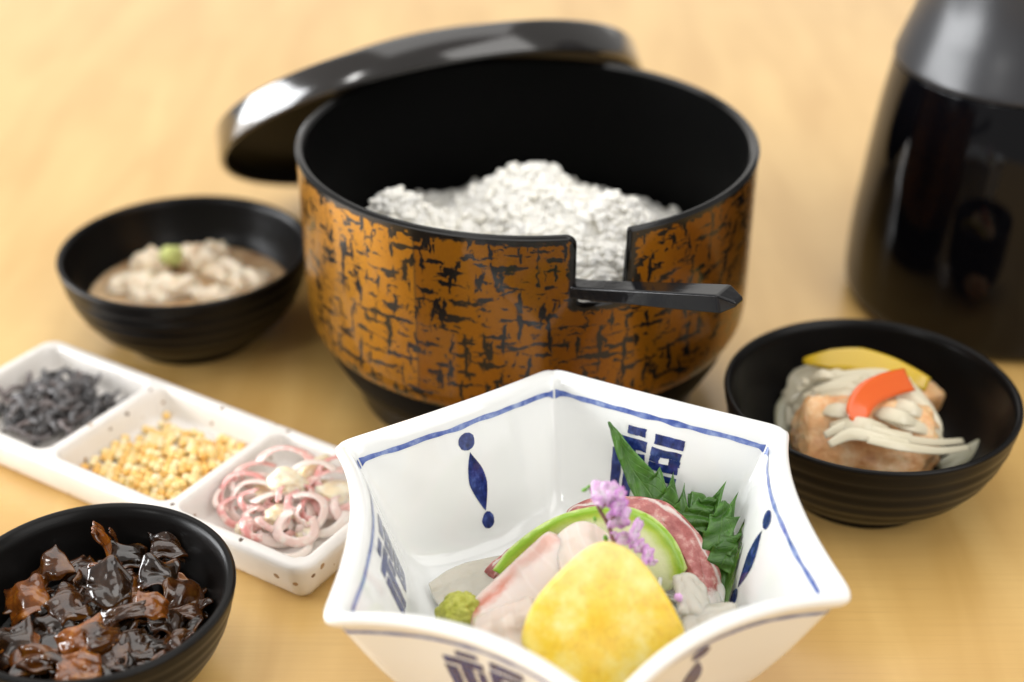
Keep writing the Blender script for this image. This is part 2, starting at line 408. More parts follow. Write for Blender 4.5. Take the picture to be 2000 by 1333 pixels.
c = a.ramp(a.math('ADD', a.math('MULTIPLY', u, .75), a.math('MULTIPLY', nz, .35)), [(.15, (.88, .76, .86)), (.45, (.76, .46, .75)), (.8, (.58, .20, .60)), (1., (.46, .11, .50))])
r = a.ramp(a.rnd(), [(0., 0.), (1., .5)])
a.color(a.mix(r, c, (.86, .68, .83))); a.set(Roughness=.5).sss(.35, (1, .5, 1), .0008)
a = M_('flower_stem'); a.set(Base_Color=(.20, .085, .075, 1), Roughness=.5)
a = M_('shredded_radish'); a.set(Base_Color=(.80, .78, .72, 1), Roughness=.25, Transmission_Weight=.15, Coat_Weight=.3, Coat_Roughness=.15).sss(.5, (1, .9, .8), .002)

a = M_('yuba'); nz = a.noise(a.coord('Object'), 110, 4)
a.color(a.ramp(nz, [(.28, (.70, .52, .33)), (.5, (.84, .72, .54)), (.7, (.90, .83, .70))])); a.set(Roughness=.22, Coat_Weight=.5, Coat_Roughness=.1).sss(.4, (1, .7, .45), .0025)
a.bump(a.noise(a.coord('Object'), 260, 4), .4, .001)
a = M_('soy_milk_broth'); a.set(Roughness=.08, Coat_Weight=.3)
a.color(a.ramp(a.noise(a.coord('Object'), 75, 4, .6, .8), [(.36, (.36, .20, .09)), (.6, (.64, .46, .27))])); a.sss(.3, (1, .6, .3), .002)
a = M_('salted_kelp'); nz = a.noise(a.coord('Object'), 620, 4, .7)
sal = a.ramp(a.math('ADD', nz, a.math('MULTIPLY', a.rnd(), .12)), [(.46, 0.), (.64, 1.)])
a.color(a.mix(a.math('MULTIPLY', sal, .26), a.ramp(a.rnd(), [(0., (.012, .009, .008)), (.8, (.022, .015, .012)), (1., (.07, .028, .012))]), (.46, .46, .48)))
a.set(Roughness=.48, Coat_Weight=.2, Coat_Roughness=.25); a.bump(nz, .6, .0006)
a = M_('rice_cracker_ball')
a.color(a.ramp(a.rnd(), [(0., (.86, .50, .12)), (.35, (.90, .64, .24)), (.7, (.91, .74, .38)), (1., (.92, .82, .56))])); a.set(Roughness=.38, Coat_Weight=.2, Coat_Roughness=.2).sss(.35, (1, .7, .3), .001)
a.bump(a.noise(a.coord('Object'), 900, 3), .3, .0004)
a = M_('myoga_slice'); u, v = a.uv()
nz = a.noise(a.coord('Object'), 420, 4)
d = a.math('ADD', v, a.math('MULTIPLY', a.math('SUBTRACT', nz, .5), .35))
c = a.ramp(d, [(.0, (.74, .24, .23)), (.05, (.88, .60, .55)), (.12, (.95, .88, .82)), (.6, (.93, .89, .83)), (.95, (.91, .82, .76)), (1., (.84, .58, .52))])
r = a.ramp(a.rnd(), [(.1, .15), (.9, .85)]); a.color(a.mix(r, c, (.94, .88, .79)))
a.set(Roughness=.32, Coat_Weight=.3, Coat_Roughness=.2).sss(.4, (1, .7, .6), .002); a.bump(nz, .3, .0004)
a = M_('myoga_core'); nz = a.noise(a.coord('Object'), 190, 3)
a.color(a.ramp(nz, [(.3, (.86, .72, .46)), (.6, (.92, .87, .72))])); a.set(Roughness=.28, Coat_Weight=.4, Coat_Roughness=.15).sss(.5, (1, .8, .5), .002)
a.bump(a.noise(a.coord('Object', (1, 1, 1)), 300, 3), .35, .0008)
a = M_('simmered_kelp')
at = a.n('Attribute', attribute_name='amber', attribute_type='OBJECT').outputs['Fac']
nz = a.noise(a.coord('Object'), 150, 4, .6)
dk = a.ramp(nz, [(.3, (.004, .0022, .001)), (.55, (.014, .007, .003)), (.75, (.042, .023, .010))])
am = a.ramp(nz, [(.3, (.045, .010, .001)), (.5, (.24, .066, .004)), (.7, (.50, .19, .013))])
ku, kv = a.uv()
ke = a.ramp(a.math('MINIMUM', a.math('MINIMUM', kv, a.math('SUBTRACT', 1., kv)), a.math('MINIMUM', ku, a.math('SUBTRACT', 1., ku))), [(.02, .55), (.12, 0.)])
a.color(a.mix(a.math('MAXIMUM', at, a.math('MULTIPLY', ke, nz)), dk, am))
a.set(Roughness=.17, Coat_Weight=.8, Coat_Roughness=.06).sss(.15, (1, .4, .1), .002)
a.bump(a.math('ADD', a.noise(a.coord('Object'), 340, 4), a.math('MULTIPLY', a.noise(a.coord('Object', (1, .2, 1)), 700, 2), .5)), .20, .0006)
a = M_('dark_sauce'); a.set(Base_Color=(.006, .004, .003, 1), Roughness=.09, Coat_Weight=.5)
a = M_('fried_fish'); nz = a.noise(a.coord('Object'), 170, 5, .6)
a.color(a.ramp(nz, [(.28, (.56, .21, .05)), (.45, (.76, .40, .16)), (.6, (.84, .56, .30)), (.78, (.90, .70, .46))])); a.set(Roughness=.42, Coat_Weight=.35, Coat_Roughness=.22).sss(.35, (1, .5, .25), .002)
a.bump(a.noise(a.coord('Object'), 380, 5, .65), .6, .0012)
a = M_('onion_strip'); u, v = a.uv(); nz = a.noise(a.coord('Object'), 60, 3)
st = a.n('TexNoise'); st.inputs['Scale'].default_value = 1; cm = a.n('CombineXYZ'); a.l(a.math('MULTIPLY', v, 14.), cm.inputs[1]); a.l(u, cm.inputs[0]); a.l(cm.outputs[0], st.inputs['Vector'])
oc = a.mix(a.math('MULTIPLY', a.ramp(st.outputs['Fac'], [(.4, 0.), (.7, 1.)]), .45), a.ramp(nz, [(.3, (.90, .82, .62)), (.7, (.94, .89, .74))]), (.96, .94, .85))
a.color(a.mix(a.ramp(v, [(.12, .55), (.30, 0.), (.70, 0.), (.90, .45)]), oc, (.74, .67, .46)))
a.set(Roughness=.2, Coat_Weight=.3, Coat_Roughness=.1, Alpha=.74)
a = M_('onion_dark'); a.set(Base_Color=(.50, .48, .34, 1), Roughness=.22, Transmission_Weight=.25, IOR=1.35, Coat_Weight=.3).sss(.3, (1, 1, .6), .002)
a = M_('red_pepper'); u, v = a.uv()
a.color(a.ramp(v, [(0., (.74, .12, .012)), (.28, (.70, .07, .008)), (.5, (.60, .028, .005)), (1., (.50, .016, .004))])); a.set(Roughness=.22, Coat_Weight=.4, Coat_Roughness=.12).sss(.4, (1, .25, .05), .002)
a.bump(a.noise(a.coord('Object'), 300, 3), .15, .0005)
a = M_('yellow_pepper'); u, v = a.uv()
a.color(a.ramp(v, [(0., (.62, .42, .02)), (.4, (.66, .47, .05)), (1., (.70, .50, .08))])); a.set(Roughness=.25, Coat_Weight=.35, Coat_Roughness=.12).sss(.4, (1, .7, .1), .002)
a.bump(a.noise(a.coord('Object'), 260, 3), .15, .0005)

# ================================================================== THE TABLE
X0, X1, Y0, Y1 = -.50, 1.2, -.2, 1.9
o = build('table_top', [(X0, Y0, -.03), (X1, Y0, -.03), (X1, Y1, -.03), (X0, Y1, -.03), (X0, Y0, 0), (X1, Y0, 0), (X1, Y1, 0), (X0, Y1, 0)],
          [(0, 3, 2, 1), (4, 5, 6, 7), (0, 1, 5, 4), (1, 2, 6, 5), (2, 3, 7, 6), (3, 0, 4, 7)], MAT['wood_table'], smooth=False)
tag(o, kind='structure')

# ================================================================== RICE POT with notch
PC = Vector((.005, .474, 0)); PR = .0755; PH = .090
pot = empty('rice_pot', PC, 'round copper and black lacquer rice pot with a square notch in its rim', 'pot')
OUT = smooth_profile([(.0690, .0250), (.0722, .0272), (.0741, .0305), (.0749, .0355), (.0752, .060), (.0755, .092)], 6)
def r_at(z):
    for (r0, z0), (r1, z1) in zip(OUT, OUT[1:]):
        if z0 <= z <= z1: return r0+(r1-r0)*(z-z0)/(z1-z0)
    return OUT[-1][0] if z > OUT[-1][1] else OUT[0][0]
# top curve in (s, z), s = arc length from the front; notch between sL and sR
sL, sR, NZ = .0140, .0296, .0672
top = []
half = PI*PR
def arc(cx, cz, r, a0, a1, n):
    return [(cx+r*math.cos(a0+(a1-a0)*i/n), cz+r*math.sin(a0+(a1-a0)*i/n)) for i in range(n+1)]
for i in range(150): top.append((-half+(sL-.0035+half)*i/150, PH))
top += arc(sL-.0035, PH-.0035, .0035, PI/2, 0, 8)
top += [(sL, PH-.0035-(PH-.0035-NZ-.003)*i/6) for i in range(1, 6)]
top += arc(sL+.003, NZ+.003, .003, PI, 1.5*PI, 8)
top += [(sL+.003+(sR-.003-sL-.003)*i/8, NZ) for i in range(1, 8)]
top += arc(sR-.003, NZ+.003, .003, 1.5*PI, 2*PI, 8)
top += [(sR, NZ+.003+(PH-.0012-NZ-.003)*i/6) for i in range(1, 6)]
top += arc(sR+.0012, PH-.0012, .0012, PI, PI/2, 6)
for i in range(1, 130): top.append((sR+.0012+(half-sR-.0012)*i/130, PH))
NTOP = len(top)
nrm = []
for i in range(NTOP):
    x0, z0 = top[i-1] if i else (top[0][0]-.001, top[0][1]); x1, z1 = top[(i+1)] if i < NTOP-1 else (top[i][0]+.001, top[i][1])
    dx, dz = x1-x0, z1-z0; L = math.hypot(dx, dz); nrm.append((-dz/L, dx/L))
def cyl(s, z, r): a_ = -PI/2+s/PR; return PC+Vector((r*math.cos(a_), r*math.sin(a_), z))
# outer wall
V = []; Fc = []; uv = []; edge = []; NR = 26; zb = OUT[0][1]
for i, (s, z) in enumerate(top):
    s2, z2 = s-nrm[i][0]*.0012, z-nrm[i][1]*.0012
    for j in range(NR+1):
        f = j/NR; f = 1-(1-f)**1.25
        zz = zb+(z2-zb)*f; ss = s+(s2-s)*f**6
        V.append(cyl(ss, zz, r_at(zz))); uv.append((ss, zz))
        # distance to the painted border
        d = abs(PH-zz)
        if sL-.006 < ss < sR+.006:
            dx = max(sL-ss, ss-sR, 0); dz_ = max(NZ-zz, 0)
            d = min(d, math.hypot(dx, dz_))
        edge.append(min(d, zz-zb+.0004))
for i in range(NTOP):
    k = (i+1) % NTOP
    for j in range(NR): Fc.append((i*(NR+1)+j, k*(NR+1)+j, k*(NR+1)+j+1, i*(NR+1)+j+1))
wall = build('wall', V, Fc, MAT['copper_foil_lacquer'], pot, uv=uv)
at = wall.data.attributes.new('edge', 'FLOAT', 'POINT'); at.data.foreach_set('value', edge)
# rim lip over the wall thickness
TH = .0030; V = []; Fc = []; K = 9
for i, (s, z) in enumerate(top):
    for k in range(K):
        t = k/(K-1); off = -.0012*(1-math.sin(PI*t))+.0002*(k == 0)
        s2, z2 = s+nrm[i][0]*off, z+nrm[i][1]*off
        rr = r_at(z2)+(.00025 if k == 0 else 0)-TH*t+.0003*math.sin(PI*t)
        V.append(cyl(s2, z2, rr))
for i in range(NTOP):
    q = (i+1) % NTOP
    for k in range(K-1): Fc.append((i*K+k, q*K+k, q*K+k+1, i*K+k+1))
build('rim', V, Fc, MAT['black_lacquer'], pot)
# lining
V = []; Fc = []; NR2 = 14
for i, (s, z) in enumerate(top):
    s2, z2 = s-nrm[i][0]*.0012, z-nrm[i][1]*.0012
    for j in range(NR2+1):
        f = j/NR2; zz = .014+(z2-.014)*f; ss = s+(s2-s)*f**6
        rr = (r_at(max(zz, .03))-TH)*(1 if f > .2 else .93+.07*math.sqrt(f/.2))
        V.append(cyl(ss, zz, rr))
c0 = len(V); V.append(PC+Vector((0, 0, .0125)))
for i in range(NTOP):
    k = (i+1) % NTOP
    for j in range(NR2): Fc.append((i*(NR2+1)+j, k*(NR2+1)+j, k*(NR2+1)+j+1, i*(NR2+1)+j+1))
    Fc.append((c0, i*(NR2+1), k*(NR2+1)))
build('lining', V, Fc, MAT['black_lacquer_inside'], pot)
V, Fc, uv = lathe(smooth_profile([(.0692, .0262), (.0682, .0235), (.0655, .0195), (.0625, .0165), (.0607, .014), (.0600, .009), (.0595, .0012), (.0588, 0), (.054, 0), (.053, .004), (.04, .006), (.0, .006)], 4), PC)
build('foot', V, Fc, MAT['black_lacquer'], pot)

# ================================================================== LID leaning behind the pot
LC = Vector((-.0312, .5776, .0511)); LN = Vector((.21698, -.56574, -.79552)).normalized(); LR = .0854
lb, la, ln_ = frame(-LN)
ML = Matrix((( *[lb.x, la.x, ln_.x], LC.x), (*[lb.y, la.y, ln_.y], LC.y), (*[lb.z, la.z, ln_.z], LC.z), (0, 0, 0, 1)))
lid = empty('pot_lid', (LC.x, LC.y, 0), 'black lacquer pot lid leaning on the far side of the rice pot', 'lid')
h = .0121
V, Fc, uv = lathe([(0, h-.0030), (.05, h-.0032), (.078, h-.0035), (.0818, h-.0045), (.0828, h-.007), (.0830, .0008), (.0834, .0001), (.0842, -.0002), (.0850, .0001), (.0854, .0010), (.0852, .005), (.0850, h-.0012), (.0847, h-.0005), (.0842, h-.0001), (.0835, h), (.081, h+.0002), (.07, h+.0010), (.0, h+.0014)], None, 160, ML)
sh = build('shell', V, Fc, MAT['lid_lacquer'], lid); sh.data.materials.append(MAT['black_lacquer_inside'])
for p in sh.data.polygons: p.material_index = 1 if p.index < 160*6 else 0
V, Fc, uv = lathe(smooth_profile([(.0565, h+.0008), (.0572, h+.004), (.0580, h+.0078), (.0572, h+.0088), (.0555, h+.0088), (.0545, h+.0078), (.0540, h+.003), (.0538, h+.0008)], 4), None, 128, ML)
build('grip_ring', V, Fc, MAT['lid_lacquer'], lid)

# ================================================================== RICE
def rice_h(x, y):
    p = Vector((x, y, 0))
    g = lambda cx, cy, s, a_: a_*math.exp(-((x-cx)**2+(y-cy)**2)/(2*s*s))
    b = .0420+g(.001, .002, .0225, .0320)+g(-.0445, -.015, .0110, .0280)+g(.034, -.020, .0115, .0170)+g(.02, -.042, .02, .019)+g(-.025, -.045, .018, .015)
    b += .0030*noise.noise(p*90)+.0016*noise.noise(p*210)
    return b-max(0, (math.hypot(x, y)-.060))*.25
V = []; Fc = []; 
NRg, NAg = 34, 96
for j in range(NRg+1):
    for i in range(NAg):
        rr = .0695*j/NRg; a_ = 2*PI*i/NAg; x, y = rr*math.cos(a_), rr*math.sin(a_)
        V.append(PC+Vector((x, y, rice_h(x, y)-.0004)))
for j in range(NRg):
    for i in range(NAg):
        k = (i+1) % NAg; Fc.append((j*NAg+i, (j+1)*NAg+i, (j+1)*NAg+k, j*NAg+k))
GV, GF = [], []
n6 = 6
gr = [(-1, 0.0), (-.86, .55), (-.4, .96), (.1, 1.0), (.6, .86), (.93, .45), (1, 0.0)]
for t, r in gr[1:-1]:
    for k in range(n6): GV.append(Vector((t, r*math.cos(2*PI*k/n6), r*math.sin(2*PI*k/n6))))
GV += [Vector((-1, 0, 0)), Vector((1, 0, 0))]
for j in range(4):
    for k in range(n6): GF.append((j*n6+k, j*n6+(k+1) % n6, (j+1)*n6+(k+1) % n6, (j+1)*n6+k))
for k in range(n6): GF.append((30, (k+1) % n6, k)); GF.append((31, 24+k, 24+(k+1) % n6))
from mathutils import Euler
def add_grain(p, L, w):
    R = Euler((random.uniform(-.8, .8), random.uniform(-.5, .5), random.uniform(0, 2*PI))).to_matrix(); o_ = len(V)
    for g in GV:
        q = Vector((g.x*L, g.y*w, g.z*w*.85)); q.y += .25*w*(1-(g.x)**2); V.append(p+R@q)
    for f in GF: Fc.append(tuple(o_+i for i in f))
cnt = 0
while cnt < 7500:
    x, y = random.uniform(-.069, .069), random.uniform(-.069, .069)
    if math.hypot(x, y) > .0675: continue
    add_grain(PC+Vector((x, y, rice_h(x, y)+random.uniform(-.0010, .0009)+(random.random() < .05)*.0018)), random.uniform(.0025, .0033), random.uniform(.0013, .0016)); cnt += 1
o = build('steamed_rice', V, Fc, MAT['cooked_rice'], origin=PC+Vector((0, 0, .05)))
tag(o, 'mound of white steamed rice inside the copper rice pot', 'rice', kind='stuff')

# ================================================================== SPOON resting in the notch
A_ = Vector((-.030, .4330, .0640)); Bn = Vector((.0215, .4005, .0720)); Ct = PY(1449, 586, .372)
sp_ = empty('rice_spoon', (Bn.x, Bn.y, .05), 'black lacquer rice spoon with its handle poking out through the pot notch', 'spoon')
dirv = (Ct-Bn).normalized()
path = [A_, A_.lerp(Bn, .5), Bn] + [Bn.lerp(Ct, t) for t in (.2, .4, .6, .8, .9)]
rad = [.0031, .0031, .0032, .0034, .0036, .0039, .0041, .0042]
V = []; Fc = []
def sect(p, t, w, hgt):
    b = t.cross(Vector((0, 0, 1))).normalized(); c = b.cross(t)
    return [p+b*w+c*hgt, p-b*w+c*hgt, p-b*w*1.05-c*hgt, p+b*w*1.05-c*hgt]
for i, p in enumerate(path):
    t = (path[min(i+1, len(path)-1)]-path[max(i-1, 0)]).normalized(); V += sect(p, t, rad[i]*.98, rad[i]*.66)
V += sect(Ct-dirv*.0006-Vector((0, 0, .0006)), dirv, rad[-1]*.50, rad[-1]*.16)
ns_ = len(path)+1
for i in range(ns_-1):
    for k in range(4): q = (k+1) % 4; Fc.append((i*4+k, i*4+q, i*4+4+q, i*4+4+k))
Fc.append((3, 2, 1, 0)); Fc.append(tuple((ns_-1)*4+k for k in range(4)))
o = build('handle', V, Fc, MAT['spoon_black'], sp_, smooth=False)
bm_mod = o.modifiers.new('Bevel', 'BEVEL'); bm_mod.width = .0009; bm_mod.segments = 3; bm_mod.limit_method = 'ANGLE'; bm_mod.angle_limit = math.radians(20)
for p in o.data.polygons: p.use_smooth = True
bm_mod.harden_normals = True
dd = (A_-Bn).normalized(); side = dd.cross(Vector((0, 0, 1))).normalized()
V, Fc, uv = sheet(lambda u, v: A_-dd*.006+dd*(.042*u)+side*((v-.5)*.034*math.sin(PI*min(.985, .12+.86*u))**.6)+Vector((0, 0, -.001-.010*u*u-.004*(1-(2*v-1)**2))), 14, 10, .002)
build('paddle', V, Fc, MAT['black_lacquer'], sp_)

# ================================================================== BLACK BOWLS
def ridged(pts, n, amp, freq):
    P_ = smooth_profile(pts, n); out = []
    for i, (r, z) in enumerate(P_): out.append((r+amp*math.sin(z*freq)*(1 if .006 < z < .03 else .2), z))
    return out
def bowl(center, label, R=.045, Hb=.0356):
    root = empty('black_bowl', center, label, 'bowl')
    k = R/.045; q = Hb/.0356
    outer = ridged([(.0242*k, .0022*q), (.0275*k, .0048*q), (.0335*k, .0095*q), (.0385*k, .0155*q), (.0420*k, .0225*q), (.0440*k, .0295*q), (.0448*k, .0338*q)], 8, .00022, 1250)
    lip = [(.0450*k, .0346*q), (.04485*k, .0352*q), (.0443*k, .0356*q), (.0436*k, .0354*q), (.0430*k, .0348*q)]
    inner = smooth_profile([(.0424*k, .0335*q), (.0410*k, .0280*q), (.0385*k, .0210*q), (.0340*k, .0145*q), (.0270*k, .0095*q), (.0170*k, .0068*q), (0, .0062*q)], 6)
    V, Fc, uv = lathe(outer+lip+inner, center, 128)
    build('body', V, Fc, MAT['black_melamine'], root)
    V, Fc, uv = lathe(smooth_profile([(.0248*k, .0032*q), (.0240*k, .0018), (.0238*k, .0006), (.0232*k, 0), (.0215*k, 0), (.0210*k, .0008), (.0208*k, .0022*q), (.0, .0026*q)], 3), center, 96)
    build('foot_ring', V, Fc, MAT['black_melamine'], root)
    return root
BA = Vector((-.1181, .5006, 0)); BB = Vector((.1103, .4039, 0)); BC = Vector((-.1092, .3165, 0))
bowl(BA, 'round black bowl holding pale bean curd skin in broth')
bowl(BB, 'round black bowl holding fried fish with onion and pepper strips')
# shallow dish, thicker rounded lip
dish = empty('black_dish', BC, 'small black dish heaped with glossy brown simmered kelp', 'dish')
outer = ridged([(.0205, .0014), (.0245, .0045), (.0295, .0095), (.0333, .0160), (.0355, .0225), (.0366, .0270)], 7, .00015, 1500)
lip = [(.0371, .0285), (.0371, .0293), (.0366, .0299), (.0358, .0300), (.0350, .0296), (.0343, .0286)]
inner = smooth_profile([(.0337, .0270), (.0325, .0225), (.0295, .0150), (.0240, .0090), (.0150, .0060), (0, .0052)], 6)
V, Fc, uv = lathe(outer+lip+inner, BC, 128); build('body', V, Fc, MAT['black_melamine'], dish)
V, Fc, uv = lathe([(.0215, .0022), (.0208, .0006), (.0200, 0), (.0185, 0), (.0180, .0015), (0, .002)], BC, 96); build('foot_ring', V, Fc, MAT['black_melamine'], dish)

# ================================================================== HEXAGONAL PORCELAIN BOWL
HC = Vector((.0161, .3172, 0)); HA = math.radians(93.5); NS = 40; NL = NS*6
def hex_loop(conc, w):
    P_ = []
    for k in range(6):
        a0 = HA-k*PI/3; a1 = a0-PI/3
        c0 = Vector((math.cos(a0), math.sin(a0))); c1 = Vector((math.cos(a1), math.sin(a1))); m = (c0+c1).normalized()
        for i in range(NS):
            t = -1+2*i/NS; P_.append(c0*(1-t)/2+c1*(1+t)/2-m*conc*(1-t*t))
    out = []
    ker = [math.exp(-(j/w)**2) for j in range(-3*int(w+1), 3*int(w+1)+1)]; sk = sum(ker); hw = len(ker)//2
    for i in range(NL):
        q = Vector((0, 0))
        for j, kk in enumerate(ker): q += P_[(i+j-hw) % NL]*(kk/sk)
        out.append(q)
    return out
LOOP_RIM = hex_loop(.088, 2.3); LOOP_MID = hex_loop(.075, 2.2); LOOP_FLOOR = hex_loop(.03, 5.0)
# profile rows: (corner radius, z, blend 0 rim .. 1 floor, rise of the side middles)
H_OUT = [(.0335, 0, 1, 0.0000), (.0360, 0, 1, 0.0000), (.0372, .0008, 1, 0.0000), (.0376, .005, 1, 0.0000), (.0400, .0075, .95, 0.0000), (.0455, .0110, .8, 0.0000), (.0515, .0180, .62, 0.0000), (.0570, .0265, .45, 0.0006), (.0620, .0350, .3, 0.0017), (.0665, .0430, .12, 0.0029), (.0692, .0475, .03, 0.0037)]
H_RIM = [(.0716, .0490, 0, 0.0038), (.0727, .0504, 0, 0.0038), (.0728, .0515, 0, 0.0038), (.0721, .0524, 0, 0.0038), (.0706, .0527, 0, 0.0038), (.0688, .0523, 0, 0.0038), (.0673, .0513, 0, 0.0038)]
H_IN = [(.0660, .0492, .02, 0.0038), (.0642, .0455, .06, 0.0034), (.0610, .0395, .15, 0.0024), (.0578, .0330, .28, 0.0014), (.0545, .0265, .42, 0.0006), (.0512, .0212, .6, 0.0001), (.0470, .0178, .8, 0.0000), (.0410, .0160, 1, 0.0000), (.0200, .0154, 1, 0.0000), (.0020, .0153, 1, 0.0000)]
def hrow(row, i):
    R, z, b, rise = row
    i0 = int(math.floor(i)) % NL; i1 = (i0+1) % NL; f = i-math.floor(i)
    L = lambda A: A[i0]*(1-f)+A[i1]*f
    q = L(LOOP_RIM).lerp(L(LOOP_MID), min(1, b/.4)) if b < .4 else L(LOOP_MID).lerp(L(LOOP_FLOOR), (b-.4)/.6)
    t = ((i % NS)/NS)*2-1
    return HC+Vector((q.x*R, q.y*R, z+rise*(1-t*t)))
def densify(rows, n=3):
    out = []
    for a_, b_ in zip(rows, rows[1:]):
        for k in range(n): out.append(tuple(a_[j]+(b_[j]-a_[j])*k/n for j in range(4)))
    out.append(rows[-1]); return out
def crm(rows, n=4):
    out = []
    for i in range(len(rows)-1):
        p0, p1, p2, p3 = rows[max(i-1, 0)], rows[i], rows[i+1], rows[min(i+2, len(rows)-1)]
        for k in range(n):
            t = k/n; out.append(tuple(.5*(2*p1[j]+(p2[j]-p0[j])*t+(2*p0[j]-5*p1[j]+4*p2[j]-p3[j])*t*t+(3*p1[j]-p0[j]-3*p2[j]+p3[j])*t**3) for j in range(4)))
    out.append(rows[-1]); return [(r, z, min(1, max(0, b)), s) for r, z, b, s in out]
hexb = empty('hexagonal_bowl', HC, 'white hexagonal porcelain bowl painted with blue lucky characters and brush marks', 'bowl')
rows = crm(H_OUT+H_RIM+H_IN, 3)
V = [hrow(r, i) for r in rows for i in range(NL)]; Fc = []
for j in range(len(rows)-1):
    for i in range(NL): k = (i+1) % NL; Fc.append((j*NL+i, j*NL+k, (j+1)*NL+k, (j+1)*NL+i))
Fc.append(tuple(range(NL))); Fc.append(tuple((len(rows)-1)*NL+i for i in range(NL)))
build('body', V, Fc, MAT['porcelain'], hexb)
RIN = crm([H_RIM[-1]]+H_IN[:7], 8); ROUT = crm(H_OUT[4:]+[H_RIM[0]], 8)[::-1]
def arc_table(rr):
    d = [0.]
    for a_, b_ in zip(rr, rr[1:]): d.append(d[-1]+(hrow(a_, NS/2)-hrow(b_, NS/2)).length)
    return d
ARC = {True: arc_table(RIN), False: arc_table(ROUT)}
def wall_pt(side, xm, dm, inner=True, off=.00012, t=None):
    """xm metres along the side from its middle, dm metres down the wall from the rim shoulder"""
    rr = RIN if inner else ROUT; tb = ARC[inner]
    def g(ii, d):
        d = max(0, min(tb[-1]-1e-6, d)); j = next(k for k in range(len(tb)-1) if tb[k+1] >= d); f = (d-tb[j])/(tb[j+1]-tb[j])
        return hrow(rr[j], ii).lerp(hrow(rr[j+1], ii), f)
    if t is None: t = xm/.0325
    i = side*NS+(t+1)/2*NS
    p = g(i, dm); du = g(i+.3, dm)-g(i-.3, dm); dv = g(i, dm+.0004)-g(i, dm-.0004)
    n = du.cross(dv).normalized()
    c = HC+Vector((0, 0, .04))
    if (n.dot(c-p) < 0) == inner: n = -n
    return p+n*off
def patch(fn, nu, nv, side, inner, V, Fc, off=.00012):
    o_ = len(V)
    for i in range(nu+1):
        for j in range(nv+1):
            x, d = fn(i/nu, j/nv); V.append(wall_pt(side, x, d, inner, off))
    for i in range(nu):
        for j in range(nv): Fc.append((o_+i*(nv+1)+j, o_+(i+1)*(nv+1)+j, o_+(i+1)*(nv+1)+j+1, o_+i*(nv+1)+j+1))
def strokes_fuku():
    R = []
    R += [(.20, .46, .00, .115), (.02, .50, .165, .315)]
    R += [(.00, .155, .355, 1.0), (.195, .345, .315, 1.0), (.395, .50, .355, .62)]
    R += [(.59, 1.0, .02, .165)]
    R += [(.57, 1.0, .215, .325), (.57, .71, .325, .415), (.84, 1.0, .325, .415), (.57, 1.0, .415, .525)]
    R += [(.55, 1.0, .57, .665), (.55, .645, .665, .74), (.725, .815, .665, .74), (.90, 1.0, .665, .74), (.55, 1.0, .74, .815), (.55, .645, .815, .90), (.725, .815, .815, .90), (.90, 1.0, .815, .90), (.55, 1.0, .90, 1.0)]
    return R
def motif_fuku(side, inner, w=.0215, d0=.0072, d1=.0280):
    V = []; Fc = []; sgn = 1 if inner else -1
    for q, (x0, x1, y0, y1) in enumerate(strokes_fuku()):
        def fn(u, v, x0=x0, x1=x1, y0=y0, y1=y1, q=q):
            x = x0+(x1-x0)*u; y = y0+(y1-y0)*v
            x += .014*noise.noise(Vector((y*6, q*3.1, 1))); y += .014*noise.noise(Vector((x*6, 5, q*2.3)))
            y += .010*noise.noise(Vector((x*30, y*30, side))); x += .010*noise.noise(Vector((x*30, y*30, side+9)))
            return (x-.5)*w*sgn, d0+y*(d1-d0)
        patch(fn, 6, 6, side, inner, V, Fc)
    o = build('lucky_character', V, Fc, MAT['cobalt_blue'], hexb); o['label'] = 'blue painted good fortune character'
    return o
def motif_drops(side, inner):
    V = []; Fc = []; sgn = 1 if inner else -1
    def lens(cd, cx, hd, hx, pointy, slant=0.):
        def fn(u, v):
            y = -1+2*v; w = math.sqrt(max(0, 1-y*y)) if not pointy else (1-abs(y)**1.7)
            if pointy == 2: w = math.sqrt(max(0, 1-y*y))*(1 if y > 0 else (1-.25*abs(y)))
            return sgn*(cx+(u-.5)*2*hx*w+slant*y+.0002*noise.noise(Vector((y*3, u*2, cd*900)))), cd+y*hd
        patch(fn, 8, 16, side, inner, V, Fc)
    lens(.0082, -.0016, .0026, .0026, 0); lens(.0205, -.0004, .0090, .0030, 1, .0008); lens(.0325, .0008, .0026, .0025, 2)
    o = build('brush_drops', V, Fc, MAT['cobalt_blue'], hexb); o['label'] = 'blue brush drop between two dots'
for k in range(6):
    # corner 0 is the far corner; sides run clockwise: 0 far right, 1 right, 2 near right, 3 near left, 4 left, 5 far left
    (motif_fuku if k % 2 == 0 else motif_drops)(k, True)
    if k in (2, 3): (motif_fuku if k == 3 else motif_drops)(k, False)
    for inner in (True, False):
        V = []; Fc = []; n = 70; dc = .0034 if inner else .0042
        for i in range(n+1):
            t = -.985+1.97*i/n; wv = .00035*noise.noise(Vector((t*4, k*3.3, 1+inner)))
            hwid = .00072*(1+.45*noise.noise(Vector((t*7, k, 9))))*(1+.8*max(0, abs(t)-.93)/.05)
            for d in (-1, 0, 1): V.append(wall_pt(k, 0, dc+wv+d*hwid, inner, t=t))
        for i in range(n):
            for d in (0, 1): Fc.append((i*3+d, i*3+3+d, i*3+4+d, i*3+1+d))
        build('rim_line', V, Fc, MAT['cobalt_line'], hexb)

